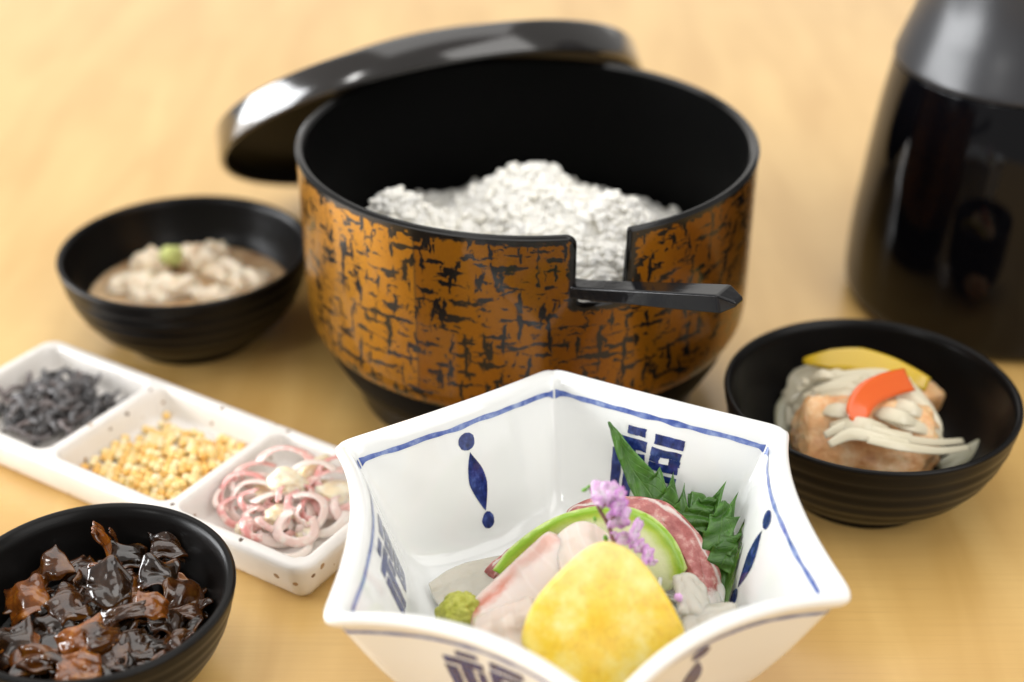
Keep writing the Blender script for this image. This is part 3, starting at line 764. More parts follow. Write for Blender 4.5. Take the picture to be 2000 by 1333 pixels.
# ================================================================== SPECKLED THREE-COMPARTMENT TRAY
TZ = .0140
tdir = Vector((math.cos(math.radians(-32.3)), math.sin(math.radians(-32.3)), 0)); tnor = Vector((-tdir.y, tdir.x, 0))
TL, TW = .1585, .0560
TO = PZ(101, 657, TZ)+tdir*(TL/2)*1.0-tnor*(TW/2)         # centre, from the far left corner
TO.z = 0
def T(u, v, z=0.): return Vector((TO.x, TO.y, z))+tdir*u+tnor*v
def sstep(x): x = max(0, min(1, x)); return x*x*(3-2*x)
gx, gy = TL/2-.0022, TW/2-.0022
comps = []
wall_w = .0042; inner_l = TL-2*wall_w; cw = (inner_l-2*.0040)/3
for k in range(3):
    x0 = -TL/2+wall_w+k*(cw+.0040); comps.append((x0, x0+cw, -TW/2+wall_w, TW/2-wall_w))
def tray_z(u, v):
    z = TZ
    for (x0, x1, y0, y1) in comps:
        d = min(u-x0, x1-u, v-y0, y1-v)
        # rounded inner corners
        dx = min(u-x0, x1-u); dy = min(v-y0, y1-v)
        if dx < .004 and dy < .004: d = min(d, .004-math.hypot(.004-dx, .004-dy))
        if d > -.0006: z = min(z, TZ-(TZ-.0042)*(.93*sstep((d+.0006)/.0030)+.07*sstep(d/.010)))
    return z
NX, NYg = 260, 96; rho = .0042
def rmap(u, v, off=0.):
    cx, cy = gx-rho, gy-rho
    qx, qy = max(-cx, min(cx, u)), max(-cy, min(cy, v)); ax, ay = u-qx, v-qy; m = max(abs(ax), abs(ay)); L = math.hypot(ax, ay)
    if L < 1e-9: return u, v
    k = m/L*(1+off/rho)
    return qx+ax*k, qy+ay*k
V = []; Fc = []
for i in range(NX+1):
    for j in range(NYg+1):
        u, v = -gx+2*gx*i/NX, -gy+2*gy*j/NYg
        uu, vv = rmap(u, v); V.append(T(uu, vv, tray_z(u, v)+.00025*noise.noise(Vector((u*40, v*40, 0)))))
I = lambda i, j: i*(NYg+1)+j
for i in range(NX):
    for j in range(NYg): Fc.append((I(i, j), I(i+1, j), I(i+1, j+1), I(i, j+1)))
bnd = [(i, 0) for i in range(NX)]+[(NX, j) for j in range(NYg)]+[(i, NYg) for i in range(NX, 0, -1)]+[(0, j) for j in range(NYg, 0, -1)]
prev = [I(*b) for b in bnd]
for off, z in ((.0010, TZ-.0001), (.0017, TZ-.0006), (.0021, TZ-.0014), (.0021, TZ-.003), (.0014, .0070), (.0004, .0036), (-.0008, .0014), (-.0022, .0003), (-.0038, 0)):
    cur = []
    for (i, j) in bnd:
        uu, vv = rmap(-gx+2*gx*i/NX, -gy+2*gy*j/NYg, off); V.append(T(uu, vv, z)); cur.append(len(V)-1)
    for a_ in range(len(bnd)): b_ = (a_+1) % len(bnd); Fc.append((prev[a_], prev[b_], cur[b_], cur[a_]))
    prev = cur
Fc.append(tuple(prev))
o = build('condiment_tray', V, Fc, MAT['speckled_glaze'], origin=(TO.x, TO.y, 0))
tag(o, 'white speckled oblong tray with three compartments of condiments', 'tray')

# ================================================================== THERMOS
TC = Vector((.1855, .5310, 0))
th_ = empty('thermos_flask', TC, 'tall glossy black thermos flask with a matte grey collar', 'thermos')
V, Fc, uv = lathe(smooth_profile([(0, .0008), (.045, .0006), (.0520, .0010), (.0548, .0032), (.0560, .0075), (.0562, .016), (.0556, .030), (.0540, .045), (.0525, .060), (.0504, .077), (.0478, .0925), (.0474, .0940), (.0466, .0942)], 5), TC, 160)
build('body', V, Fc, MAT['thermos_gloss'], th_)
V, Fc, uv = lathe(smooth_profile([(.0466, .0942), (.0474, .0948), (.0478, .0956), (.0474, .0975), (.0452, .1040), (.0425, .1120), (.0407, .1200), (.0400, .1300), (.0400, .1420), (.0392, .1450), (.0375, .1460), (0, .1470)], 6), TC, 160)
build('collar', V, Fc, MAT['thermos_plastic'], th_)
V, Fc, uv = lathe(smooth_profile([(.0340, .1455), (.0345, .150), (.0340, .162), (.0310, .168), (.020, .171), (0, .1715)], 5), TC, 96)
build('stopper', V, Fc, MAT['thermos_plastic'], th_)
hp = spline([TC+Vector((.038, .010, .138)), TC+Vector((.070, .020, .142)), TC+Vector((.088, .026, .120)), TC+Vector((.086, .025, .070)), TC+Vector((.076, .022, .030)), TC+Vector((.050, .014, .020))], 8)
V, Fc, uv = tube(hp, .0065, 12, 1.5, Vector((0, 1, 0))); build('handle', V, Fc, MAT['thermos_plastic'], th_)

# ================================================================== CONDIMENTS IN THE TRAY
def comp_center(k): x0, x1, y0, y1 = comps[k]; return (x0+x1)/2, (y0+y1)/2, (x1-x0)/2, (y1-y0)/2
# salted kelp strips
cu_, cv_, hu, hv = comp_center(0)
for q in range(92):
    for _ in range(60):
        u, v = random.gauss(0, .5), random.gauss(0, .55)
        if abs(u) < .80 and abs(v) < .82: break
    layer = q/92
    z = .0058+.0082*layer*math.exp(-(u*u+v*v)*.9)+random.uniform(0, .0012)
    L = random.uniform(.008, .017); a0 = random.uniform(0, 2*PI); bend = random.uniform(-2.2, 2.2); p = Vector((cu_+u*hu*.86, cv_+v*hv*.86, z)); pts = []
    for s in range(7):
        f = s/6-.5; ang = a0+bend*f
        pts.append(p+Vector((math.cos(ang), math.sin(ang), 0))*(L*f)+Vector((0, 0, .0016*math.sin(q+s*1.1)+.0018*(f*f*4)*math.sin(q*2.1))))
    pts = [Vector((max(cu_-hu+.0016, min(cu_+hu-.0016, w.x)), max(cv_-hv+.0016, min(cv_+hv-.0016, w.y)), max(.0058, w.z))) for w in pts]
    pts = [T(w.x, w.y, w.z) for w in spline(pts, 3)]
    r0 = random.uniform(.0009, .0015)
    V, Fc, uv = tube(pts, [r0*(.55+.45*math.sin(PI*min(.97, max(.03, i/(len(pts)-1))))**.5)*(1+.15*math.sin(i*1.7+q)) for i in range(len(pts))], 8, .72)
    o = build('salted_kelp_strip', V, Fc, MAT['salted_kelp'], origin=base_of(V))
    tag(o, 'thin curled black salted kelp strip in the speckled tray', 'kelp strip', 'salted kelp strips in the tray')
# rice cracker balls
cu_, cv_, hu, hv = comp_center(1)
V0, F0 = ico(2)
ball_m = []
for q in range(5):
    ball_m.append(mesh('rice_cracker_ball', [v*(1+.10*noise.noise(v*1.6+Vector((q*7, 0, 0)))) for v in V0], F0, MAT['rice_cracker_ball']))
spots = []
dd_ = .00272; row = 0; y = -hv+.0034
while y < hv-.0030:
    x = -hu+.0034+(row % 2)*dd_/2
    while x < hu-.0030:
        e = max(abs(x)/hu, abs(y)/hv)
        lim = .95-.09*noise.noise(Vector((x*90, y*90, 3)))
        # heap pushed towards the near right of the compartment
        if e < lim and not (x < -hu*.72 and y > hv*.1 and random.random() < .5) and not (y > hv*.66 and x < hu*.2 and random.random() < .7): spots.append((x, y))
        x += dd_
    y += dd_*.87; row += 1
random.shuffle(spots)
spots = spots[:228]
lay = [(x, y, 0) for x, y in spots]
top2 = [s for s in spots if math.hypot(s[0]/hu-.08, s[1]/hv+.08) < .60][:70]
lay += [(x+dd_*.5, y+dd_*.29, 1) for x, y in top2]
for x, y, k in lay:
    o = bpy.data.objects.new('rice_cracker_ball', random.choice(ball_m)); COL.objects.link(o)
    r = random.uniform(.00142, .00160)
    o.scale = (r*random.uniform(.95, 1.08), r, r*random.uniform(.93, 1.03))
    o.location = T(cu_+x+random.uniform(-.0004, .0004), cv_+y+random.uniform(-.0004, .0004), .0056+k*.0021+random.uniform(-.0001, .0004))
    o.rotation_euler = (random.uniform(0, 6), random.uniform(0, 6), random.uniform(0, 6))
    tag(o, 'tiny golden rice cracker ball in the speckled tray', 'cracker ball', 'golden rice cracker balls in the tray')
# sliced myoga ginger: curled ribbons and pale cores
def ribbon(c, R, a0, a1, width, thick, tilt, az, ell=.75, wob=.0006, seed=0):
    R3 = Euler((tilt, 0, az)).to_matrix()
    def fn(u, v):
        a_ = a0+(a1-a0)*u
        q = R+(.5-v)*width
        p = Vector((q*math.cos(a_), q*ell*math.sin(a_), (v-.5)*width*.55))
        p.x *= 1+.06*math.sin(3*a_+seed); p.z += wob*math.sin(2.3*a_+seed)
        return c+R3@p
    return sheet(fn, 30, 5, thick, .3)
def myo(px, py, z, R, a0, a1, w, tilt, az, ell=.75, seed=0, label='pink edged curl of sliced myoga ginger in the speckled tray'):
    V, Fc, uv = ribbon(PZ(px, py, z), R, math.radians(a0), math.radians(a1), w*1.15, .00060, math.radians(tilt*.8), math.radians(az), ell, seed=seed)
    zmin = min(v.z for v in V)
    if zmin < .0052: V = [v+Vector((0, 0, .0052-zmin)) for v in V]
    o = build('myoga_slice', V, Fc, MAT['myoga_slice'], origin=base_of(V)); tag(o, label, 'ginger slice', 'sliced myoga ginger in the tray')
myo(545, 1010, .0105, .0092, -150, 130, .0024, 32, 20, .92, 1)
myo(505, 985, .0100, .0098, 60, 290, .0026, 40, -25, .72, 2)
myo(478, 962, .0110, .0075, 40, 250, .0020, 48, 0, .8, 3)
myo(560, 905, .0165, .0085, 10, 190, .0030, 50, -15, .55, 4)
myo(650, 960, .0125, .0088, 60, 330, .0034, 28, 10, .85, 5)
myo(590, 1000, .0125, .0068, -110, 110, .0022, 45, 10, .8, 6)
myo(470, 1000, .0080, .0060, 80, 300, .0018, 35, 25, .8, 7)
myo(530, 1040, .0080, .0075, 150, 330, .0030, 55, 15, .6, 8)
myo(610, 930, .0160, .0070, 0, 200, .0024, 60, 20, .6, 9)
myo(665, 925, .0140, .0080, 20, 220, .0020, 35, 40, .7, 10)
myo(560, 1065, .0075, .0070, 190, 370, .0022, 25, 35, .8, 11)
myo(450, 975, .0085, .0055, 100, 280, .0014, 60, 60, .7, 12)
myo(625, 1010, .0090, .0080, 200, 380, .0026, 30, 0, .7, 13)
myo(500, 935, .0120, .0070, 20, 170, .0018, 55, 30, .7, 14)
myo(680, 985, .0100, .0065, 40, 260, .0026, 40, 70, .7, 15)
myo(575, 965, .0150, .0055, -60, 170, .0018, 25, 50, .75, 16)
for q in range(22):
    myo(max(490, min(640, random.gauss(565, 45))), max(925, min(1030, random.gauss(980, 32))), random.uniform(.0075, .0140), random.uniform(.0035, .0062), random.uniform(0, 180), random.uniform(240, 400), random.uniform(.0014, .0026), random.uniform(20, 65), random.uniform(-60, 60), random.uniform(.6, .95), 30+q)
for q, (px, py, z, r, rot) in enumerate([(565, 945, .0150, (.0058, .0040, .0036), (.2, .5, .4)), (545, 1010, .0105, (.0048, .0034, .0026), (.5, .3, 1.2)), (650, 965, .0105, (.0056, .0048, .0030), (.1, .2, .3)),
                                         (610, 915, .0140, (.0050, .0030, .0030), (.1, -.3, .8)), (480, 1035, .0070, (.0030, .0024, .0022), (0, .3, .5)), (600, 1035, .0072, (.0050, .0032, .0022), (0, .2, 1.8)), (520, 960, .0085, (.0055, .004, .003), (.2, 0, 1))]):
    V, Fc, uv = blob(PZ(px, py, z), [w*1.12 for w in r], rot, 4, .28, 1.3, q+3)
    zmin = min(v.z for v in V)
    if zmin < .0046: V = [v+Vector((0, 0, .0046-zmin)) for v in V]
    o = build('myoga_core', V, Fc, MAT['myoga_core'], origin=base_of(V)); tag(o, 'pale plump core piece of myoga ginger in the speckled tray', 'ginger piece', 'myoga ginger cores in the tray')

# ================================================================== BEAN CURD SKIN IN BROTH (far left bowl)
def pool(center, r, z, mat, name, label, cat, wav=.0002):
    V = []; Fc = []; n = 96; rg = 20
    for j in range(rg+1):
        for i in range(n):
            a_ = 2*PI*i/n; rr = r*j/rg; V.append(center+Vector((rr*math.cos(a_), rr*math.sin(a_), z+wav*noise.noise(Vector((rr*math.cos(a_)*120, rr*math.sin(a_)*120, 1))))))
    for j in range(rg):
        for i in range(n): k = (i+1) % n; Fc.append((j*n+i, (j+1)*n+i, (j+1)*n+k, j*n+k))
    o_ = len(V); V.append(center+Vector((0, 0, z-.010)))
    for i in range(n): Fc.append((rg*n+i, rg*n+(i+1) % n, o_))
    o = build(name, V, Fc, mat, origin=center+Vector((0, 0, z-.010))); tag(o, label, cat); return o
pool(BA, .0372, .0178, MAT['soy_milk_broth'], 'broth', 'milky brown soy broth in the bean curd bowl', 'broth')
def yuba(px, py, z, rx, ry, rz, rot, seed, folds=3.):
    c = PZ(px, py, z); V0, F0 = ico(4); R = Euler((0, 0, rot)).to_matrix(); V = []; uv = []
    for v in V0:
        k = 1+.10*math.sin(v.x*folds*2.2+1.6*math.sin(v.y*2.5+seed))+.16*noise.noise(v*1.7+Vector((seed*5, 0, 0)))
        p = Vector((v.x*rx*k, v.y*ry*k, v.z*rz*(k+.25*math.sin(v.x*folds*3+seed)*.5))); V.append(c+R@p); uv.append((.5, .5))
    o = build('bean_curd_skin', V, F0, MAT['yuba'], origin=base_of(V)); tag(o, 'soft fold of cream coloured bean curd skin lying in soy broth', 'bean curd', 'bean curd skin folds in the bowl')
for q, a_ in enumerate([(300, 512, .0215, .0080, .0065, .0050, .4), (385, 505, .0215, .0075, .0070, .0052, -.3), (262, 556, .0190, .0100, .0075, .0040, .2), (345, 560, .0200, .0110, .0065, .0042, -.2),
                        (440, 530, .0190, .0085, .0080, .0036, .9), (485, 548, .0180, .0090, .0065, .0034, .5), (420, 578, .0180, .0085, .0050, .0034, .1), (300, 582, .0180, .0085, .0042, .0034, .0), (420, 495, .0195, .006, .006, .0045, .2)]):
    yuba(*a_, q+1)
for q, (px, py, z, r) in enumerate([(330, 493, .0262, .0036), (348, 512, .0248, .0030)]): pass
V, Fc, uv = blob(PZ(335, 500, .0265), (.0043, .0036, .0036), (0, .3, .2), 4, .25, 1.6, 5, fine=.08)
o = build('wasabi_dab', V, Fc, MAT['wasabi_pale'], origin=base_of(V)); tag(o, 'pale green dab of wasabi on top of the bean curd skin', 'wasabi')

# ================================================================== SIMMERED KELP (near left dish)
pool(BC, .0290, .0125, MAT['dark_sauce'], 'dark_sauce', 'pool of dark soy sauce under the simmered kelp', 'sauce', .0003)
def kelp(c, sx, sy, th, rot, curl, seed, amber):
    R = Euler(rot).to_matrix(); so = Vector((seed*9.1, seed*4.7, seed))
    def fn(u, v):
        x, y = (u-.5), (v-.5)
        k = 1.15+.20*noise.noise(Vector((u*2.2, v*2.2, seed)))
        ang = curl*x
        px_ = sx*(math.sin(ang)/curl if abs(curl) > .01 else x); pz_ = sx*((1-math.cos(ang))/curl if abs(curl) > .01 else 0)
        p = Vector((px_*k, y*sy*k*(.88+.62*noise.noise(Vector((u*2.6, 3.3, seed*1.7)))), -pz_+.17*sy*noise.noise(Vector((u*3, v*3, seed*2.2)))+.05*sy*abs(math.sin(v*7+2*u+seed))))
        return c+R@p
    V, Fc, uv = sheet(fn, 19, 16, lambda u, v: th*(.8+.6*noise.noise(Vector((u*4, v*4, seed*3)))), .07)
    # stay inside the dish
    out = []
    for p in V:
        d = p-BC; r = math.hypot(d.x, d.y); lim = .0322-.016*max(0, (.0215-d.z)/.0215)**1.5
        if r > lim: d.x *= lim/r; d.y *= lim/r
        if d.z < .0068: d.z = .0068
        out.append(BC+d)
    o = build('simmered_kelp_piece', out, Fc, MAT['simmered_kelp'], origin=base_of(out), uv=uv, subsurf=1)
    o['amber'] = float(amber)
    tag(o, 'glossy amber brown piece of simmered kelp in the small black dish' if amber > .4 else 'glossy dark brown piece of simmered kelp in the small black dish', 'kelp piece', 'simmered kelp pieces in the dish')
for q in range(18):
    a_ = random.uniform(0, 2*PI); r = .024*math.sqrt(random.random())
    kelp(BC+Vector((r*math.cos(a_), r*math.sin(a_)-.003, .0165+.004*random.random())), random.uniform(.009, .014), random.uniform(.007, .010), random.uniform(.0012, .0020), (random.uniform(-.2, .8), random.uniform(-.5, .5), random.uniform(0, 6)), random.uniform(.5, 2.2), 200+q, random.choice([0, 0, .08, .25, .6, .85]))
for q in range(34):
    a_ = random.uniform(0, 2*PI); r = .027*math.sqrt(random.random()); 
    kelp(BC+Vector((r*math.cos(a_), r*math.sin(a_), .0125+.005*random.random())), random.uniform(.008, .013), random.uniform(.007, .010), random.uniform(.0014, .0024), (random.uniform(-.6, .6), random.uniform(-.6, .6), random.uniform(0, 6)), random.uniform(-2, 2), q, random.choice([0, 0, 0, .15, .5]))
BIG = [  # px, py, z, sx, sy, th, rot, curl, amber
 (203, 1052, .0255, .0085, .0052, .0024, (.2, 1.25, .3), .8, .95), (342, 1062, .0225, .0120, .0115, .0036, (.35, .35, .3), 2.2, .08), (365, 1085, .0195, .0125, .0045, .0016, (.9, .1, -.25), 1.0, .1),
 (95, 1112, .0225, .0090, .0080, .0022, (.5, -.7, .4), 1.4, .35), (48, 1168, .0225, .0100, .0110, .0034, (.4, -.3, .3), 1.8, .85), (138, 1178, .0225, .0100, .0100, .0042, (.3, .2, .9), 2.0, .18),
 (212, 1138, .0265, .0115, .0115, .0040, (.55, .15, .1), 2.3, .05), (205, 1108, .0270, .0070, .0040, .0024, (.5, .1, .2), 1.0, .8), (312, 1118, .0235, .0095, .0085, .0026, (.5, .3, .1), 1.8, .02),
 (240, 1195, .0255, .0105, .0052, .0020, (.5, -.2, .25), 1.6, .15), (300, 1182, .0245, .0075, .0060, .0024, (.5, .5, .3), 1.3, .75), (162, 1245, .0245, .0105, .0085, .0028, (.5, -.2, .5), 1.2, .98),
 (212, 1238, .0235, .0110, .0060, .0018, (.7, .6, 1.0), 1.5, .30), (152, 1300, .0225, .0090, .0065, .0030, (.4, .1, .3), 1.2, .9), (62, 1282, .0215, .0105, .0080, .0026, (.5, -.2, -.2), 1.6, .45),
 (18, 1258, .0215, .0100, .0090, .0028, (.4, -.4, .2), 1.7, .06), (345, 1135, .0200, .0080, .0045, .0018, (.4, .4, -.3), 1.0, .6), (250, 1085, .0205, .0095, .0080, .0022, (.5, .1, .3), 1.5, .0),
 (330, 1215, .0190, .0085, .0070, .0020, (.3, .5, .4), 1.3, .05), (268, 1250, .0195, .0075, .0062, .0020, (.5, .2, 1.0), 1.0, .08), (300, 1262, .0175, .0085, .0060, .0020, (.3, .3, .3), 1.0, .02), (262, 1290, .0175, .0085, .0065, .0022, (.5, 0, .2), .9, .1),
 (160, 1120, .0205, .0090, .0070, .0024, (.4, -.3, .8), 1.5, .1), (105, 1235, .0195, .0090, .0090, .0026, (.3, -.2, .3), 1.2, .03), (225, 1050, .0235, .0055, .0022, .0012, (.2, 1.4, .5), .9, .3)]
for q, (px, py, z, sx, sy, th, rot, curl, am) in enumerate(BIG): kelp(PZ(px, py, z)-Vector((0, 0, .0004)), sx*1.12, sy*1.05, th*.58, rot, curl, 50+q, am)

# ================================================================== FRIED FISH WITH VEGETABLES (right bowl)
pool(BB, .0300, .0105, MAT['dark_sauce'], 'vinegar_sauce', 'dark vinegar sauce at the bottom of the fried fish bowl', 'sauce')
def fried(c, rad, rot, seed):
    V, Fc, uv = blob(c, rad, rot, 5, .07, 2.2, seed, boxy=.40, fine=.03)
    o = build('fried_fish_piece', V, Fc, MAT['fried_fish'], origin=base_of(V)); return o
o = fried(PZ(1690, 858, .0205), (.0224, .0140, .0088), (.78, .04, -.12), 2); tag(o, 'large golden brown fried fish piece under the red pepper strip', 'fried fish')
o = fried(PZ(1790, 775, .0150), (.0150, .0100, .0070), (.1, .1, .5), 4); tag(o, 'fried fish piece half hidden beneath the onion strips', 'fried fish')
def strip(name, mat, pts, widths, th, label, cat, group=None, cross=None, curve=.07, edge=.12):
    """ribbon through (px,py,z) points"""
    P_ = spline([PZ(*p) for p in pts], 6); n = len(P_)
    W_ = [widths[min(int(i/(n-1)*(len(widths)-1)), len(widths)-2)]*(1-((i/(n-1)*(len(widths)-1)) % 1 if i < n-1 else 1))+widths[min(int(i/(n-1)*(len(widths)-1))+1, len(widths)-1)]*((i/(n-1)*(len(widths)-1)) % 1 if i < n-1 else 1) for i in range(n)]
    cr = cross or Vector((0, -.62, .78))
    def fn(u, v):
        i = min(int(round(u*(n-1))), n-1); t = (P_[min(i+1, n-1)]-P_[max(i-1, 0)]).normalized()
        nn = cr-t*cr.dot(t); nn.normalize(); b = t.cross(nn)
        return P_[i]+b*((v-.5)*W_[i])+nn*(-curve*W_[i]*(2*v-1)**2)
    V, Fc, uv = sheet(fn, n, 10, th, edge)
    o = build(name, V, Fc, mat, origin=base_of(V)); tag(o, label, cat, group); return o
OL = 'translucent pale onion strip draped over the fried fish'; OG = 'onion strips in the right bowl'
ons = [([(1530, 800, .012), (1560, 745, .020), (1640, 725, .0275), (1720, 735, .029), (1790, 775, .027)], (.004, .0075, .008, .006, .004)),
       ([(1545, 845, .012), (1552, 790, .018), (1610, 755, .0265), (1690, 748, .029)], (.003, .006, .0065, .004)),
       ([(1575, 757, .026), (1650, 745, .029), (1730, 738, .0305), (1790, 752, .029)], (.0030, .0052, .0050, .003)),
       ([(1555, 815, .018), (1600, 795, .0245), (1650, 785, .0275), (1700, 790, .0285)], (.003, .0058, .0058, .004)),
       ([(1700, 795, .0285), (1760, 815, .0285), (1820, 838, .0235), (1835, 880, .016)], (.004, .0060, .0055, .0035)),
       ([(1700, 745, .030), (1770, 760, .029), (1815, 810, .0235), (1830, 850, .018), (1845, 870, .014)], (.004, .0075, .0075, .006, .004)),
       ([(1740, 770, .029), (1790, 800, .0275), (1812, 850, .0215), (1815, 905, .0125)], (.004, .0060, .0060, .004)),
       ([(1610, 858, .0270), (1660, 838, .0300), (1720, 850, .0300), (1780, 862, .0275)], (.003, .0062, .0056, .004)),
       ([(1690, 848, .0302), (1760, 862, .0290), (1830, 874, .0245), (1892, 868, .0205)], (.0035, .0045, .0036, .0028)),
       ([(1560, 770, .0225), (1620, 740, .0275), (1690, 728, .029)], (.003, .0050, .004)),
       ([(1540, 780, .0155), (1580, 745, .0225), (1640, 722, .0270)], (.0035, .0060, .005))]
for q, (pts, wd) in enumerate(ons):
    for k in range(2):
        jit = [(x+random.uniform(-7, 7)+(k*2-1)*4, y+random.uniform(-4, 4)+(k*2-1)*9, z+.0008+k*.0006+q*.0001) for x, y, z in pts]
        strip('onion_strip', MAT['onion_strip'], jit, [w*.66 for w in wd], .0004, OL, 'onion strip', OG)
for q, (x0, y0, x1, y1) in enumerate([(1590, 800, 1700, 815), (1620, 830, 1740, 838), (1600, 775, 1720, 790), (1690, 800, 1800, 830), (1720, 780, 1815, 815), (1640, 755, 1770, 765)]):
    strip('onion_strip', MAT['onion_strip'], [(x0, y0, .0285), (x0*.66+x1*.34, y0*.6+y1*.4-6, .0325), (x0*.3+x1*.7, y0*.3+y1*.7-4, .0325), (x1, y1, .0280)], (.0016, .0050, .0046, .0014), .0005, OL, 'onion strip', OG)
for q in range(9):
    x0 = random.uniform(1560, 1650); y0 = random.uniform(735, 800); x1 = x0+random.uniform(70, 150); y1 = y0+random.uniform(-20, 35)
    strip('onion_strip', MAT['onion_strip'], [(x0, y0+18, .0235), ((x0+x1)/2, (y0+y1)/2-8, .0300+q*.0002), (x1, y1+12, .0275)], (.0012, .0034, .0014), .0009, OL, 'onion strip', OG)
strip('onion_strip', MAT['onion_dark'], [(1830, 915, .0105), (1870, 898, .0125), (1922, 868, .0150)], (.0030, .0055, .0045), .0030, 'greenish grey onion strip lying in sauce beside the fried fish', 'onion strip', OG)
strip('onion_strip', MAT['onion_dark'], [(1528, 850, .0115), (1535, 800, .0145), (1560, 760, .0185)], (.004, .0070, .005), .0014, 'dull olive onion strip against the bowl wall under the pale strips', 'onion strip', OG)
strip('yellow_pepper_strip', MAT['yellow_pepper'], [(1568, 706, .0295), (1620, 703, .0318), (1680, 705, .0328), (1745, 722, .0318), (1812, 752, .0285)], (.0014, .0070, .0090, .0076, .0050), .0022, 'thick yellow pepper strip lying behind the onion strips', 'pepper strip', curve=.02, edge=.10)
strip('yellow_pepper_strip', MAT['yellow_pepper'], [(1660, 770, .0310), (1640, 780, .0312), (1641, 800, .0300), (1652, 815, .0285)], (.0024, .0026, .0024, .0016), .0016, 'small thin yellow pepper sliver beside the red pepper', 'pepper strip')
strip('red_pepper_strip', MAT['red_pepper'], [(1776, 742, .0350), (1735, 752, .0362), (1695, 772, .0362), (1676, 805, .0345), (1684, 842, .0310)], (.0078, .0082, .0084, .0074, .0014), .0014, 'curved orange red pepper strip laid on top of the fried fish', 'pepper strip', curve=-.03, edge=.06)

# ================================================================== SASHIMI IN THE HEXAGONAL BOWL
def cr1(p, t):
    n = len(p)-1; x = t*n; i = min(int(x), n-1); f = x-i
    p0 = p[i-1] if i > 0 else p[0]*2-p[1]; p1 = p[i]; p2 = p[i+1]; p3 = p[i+2] if i+2 <= n else p[n]*2-p[n-1]
    return .5*((2*p1)+(p2-p0)*f+(2*p0-5*p1+4*p2-p3)*f*f+(3*p1-p0-3*p2+p3)*f**3)
_rows = sorted([(r[1], r[0]) for r in crm(H_IN, 6)])
_dir = sorted((math.atan2(q.y, q.x), q.length) for q in LOOP_MID)
def keep_in_bowl(V, margin=.0012):
    """pull points that would pass through the porcelain back inside its inner wall"""
    out = []
    for p in V:
        d = p-HC; z = max(d.z, .0162); an = math.atan2(d.y, d.x); r = math.hypot(d.x, d.y)
        k = min(_dir, key=lambda q: abs(q[0]-an))[1]
        R_ = next((r0+(r1-r0)*(z-z0)/max(z1-z0, 1e-9) for (z0, r0), (z1, r1) in zip(_rows, _rows[1:]) if z0 <= z <= z1), _rows[-1][1])
        lim = R_*k-margin
        if z < .049 and r > lim: d.x *= lim/r; d.y *= lim/r
        d.z = z; out.append(HC+d)
    return out
def slab(name, mat, grid, th, label, cat, group=None, nu=26, nv=18, bump=.0004, vr=(0, 1), edge=.14, seed=1, onz=False):
    G = [[(PZ(*p) if onz else PY(*p)) for p in row] for row in grid]
    def fn(u, v):
        col = [cr1(row, u) for row in G]; p = cr1(col, v)
        return p+Vector((0, -.5, .8))*(bump*noise.noise(Vector((u*5, v*5, seed)))+bump*.5*noise.noise(Vector((u*14, v*14, seed))))
    V, Fc, uv = sheet(fn, nu, nv, th, edge)
    uv = [(a_, vr[0]+(vr[1]-vr[0])*b_) for a_, b_ in uv]; V = keep_in_bowl(V)
    o = build(name, V, Fc, mat, origin=base_of(V), uv=uv, subsurf=1); tag(o, label, cat, group); return o
# shredded radish bed
V = []; Fc = []
for q in range(150):
    a_ = random.uniform(0, 2*PI); r = .027*math.sqrt(random.random()); c = Vector((.026+r*math.cos(a_), .312+r*.85*math.sin(a_), 0))
    zt = .0170+.013*(1-(r/.028)**2)*random.random()**.5
    aa = random.uniform(0, PI); L = random.uniform(.010, .022); pts = [c+Vector((math.cos(aa+f*.9), math.sin(aa+f*.9), 0))*(L*f)+Vector((0, 0, zt+.0014*math.sin(5*f+q))) for f in (-.5, -.25, 0, .25, .5)]
    v_, f_, _ = tube(spline(pts, 3), .00065, 6, .8); o_ = len(V); V += v_; Fc += [tuple(i+o_ for i in f) for f in f_]
o = build('shredded_radish', V, Fc, MAT['shredded_radish'], origin=HC+Vector((0, 0, .0154)))
tag(o, 'bed of shredded white radish under the sashimi in the hexagonal bowl', 'radish', kind='stuff')

slab('white_fish_slice', MAT['fish_white'], [[(905, 1192, 0.3100), (972, 1130, 0.3180), (1025, 1080, 0.3230), (1073, 1036, 0.3260)], [(925, 1235, 0.3010), (1000, 1172, 0.3090), (1058, 1112, 0.3150), (1118, 1062, 0.3200)],
     [(950, 1282, .2960), (1032, 1225, .3010), (1090, 1162, .3080), (1150, 1112, .3150)], [(985, 1330, .2900), (1060, 1282, .2950), (1118, 1228, .3010), (1175, 1172, .3090)]], .0046,
     'thick pinkish white fish slice with a red edge beside the yellow slice', 'fish slice', 'sashimi slices', seed=2)
slab('white_fish_slice', MAT['fish_white'], [[(925, 1212, .300), (965, 1190, .300), (1000, 1178, .300), (1040, 1165, .300)], [(925, 1240, .293), (965, 1225, .293), (1005, 1212, .293), (1050, 1200, .293)],
     [(930, 1275, .289), (970, 1262, .289), (1010, 1250, .289), (1050, 1240, .290)], [(940, 1320, .281), (980, 1310, .281), (1015, 1298, .282), (1050, 1290, .283)]], .0030,
     'white fish slice with its shade painted in beige, tucked under the red edged slice next to the wasabi', 'fish slice', 'sashimi slices', vr=(.55, .95), seed=5)  # tan end of the ramp paints in this slice's shadow and table reflection
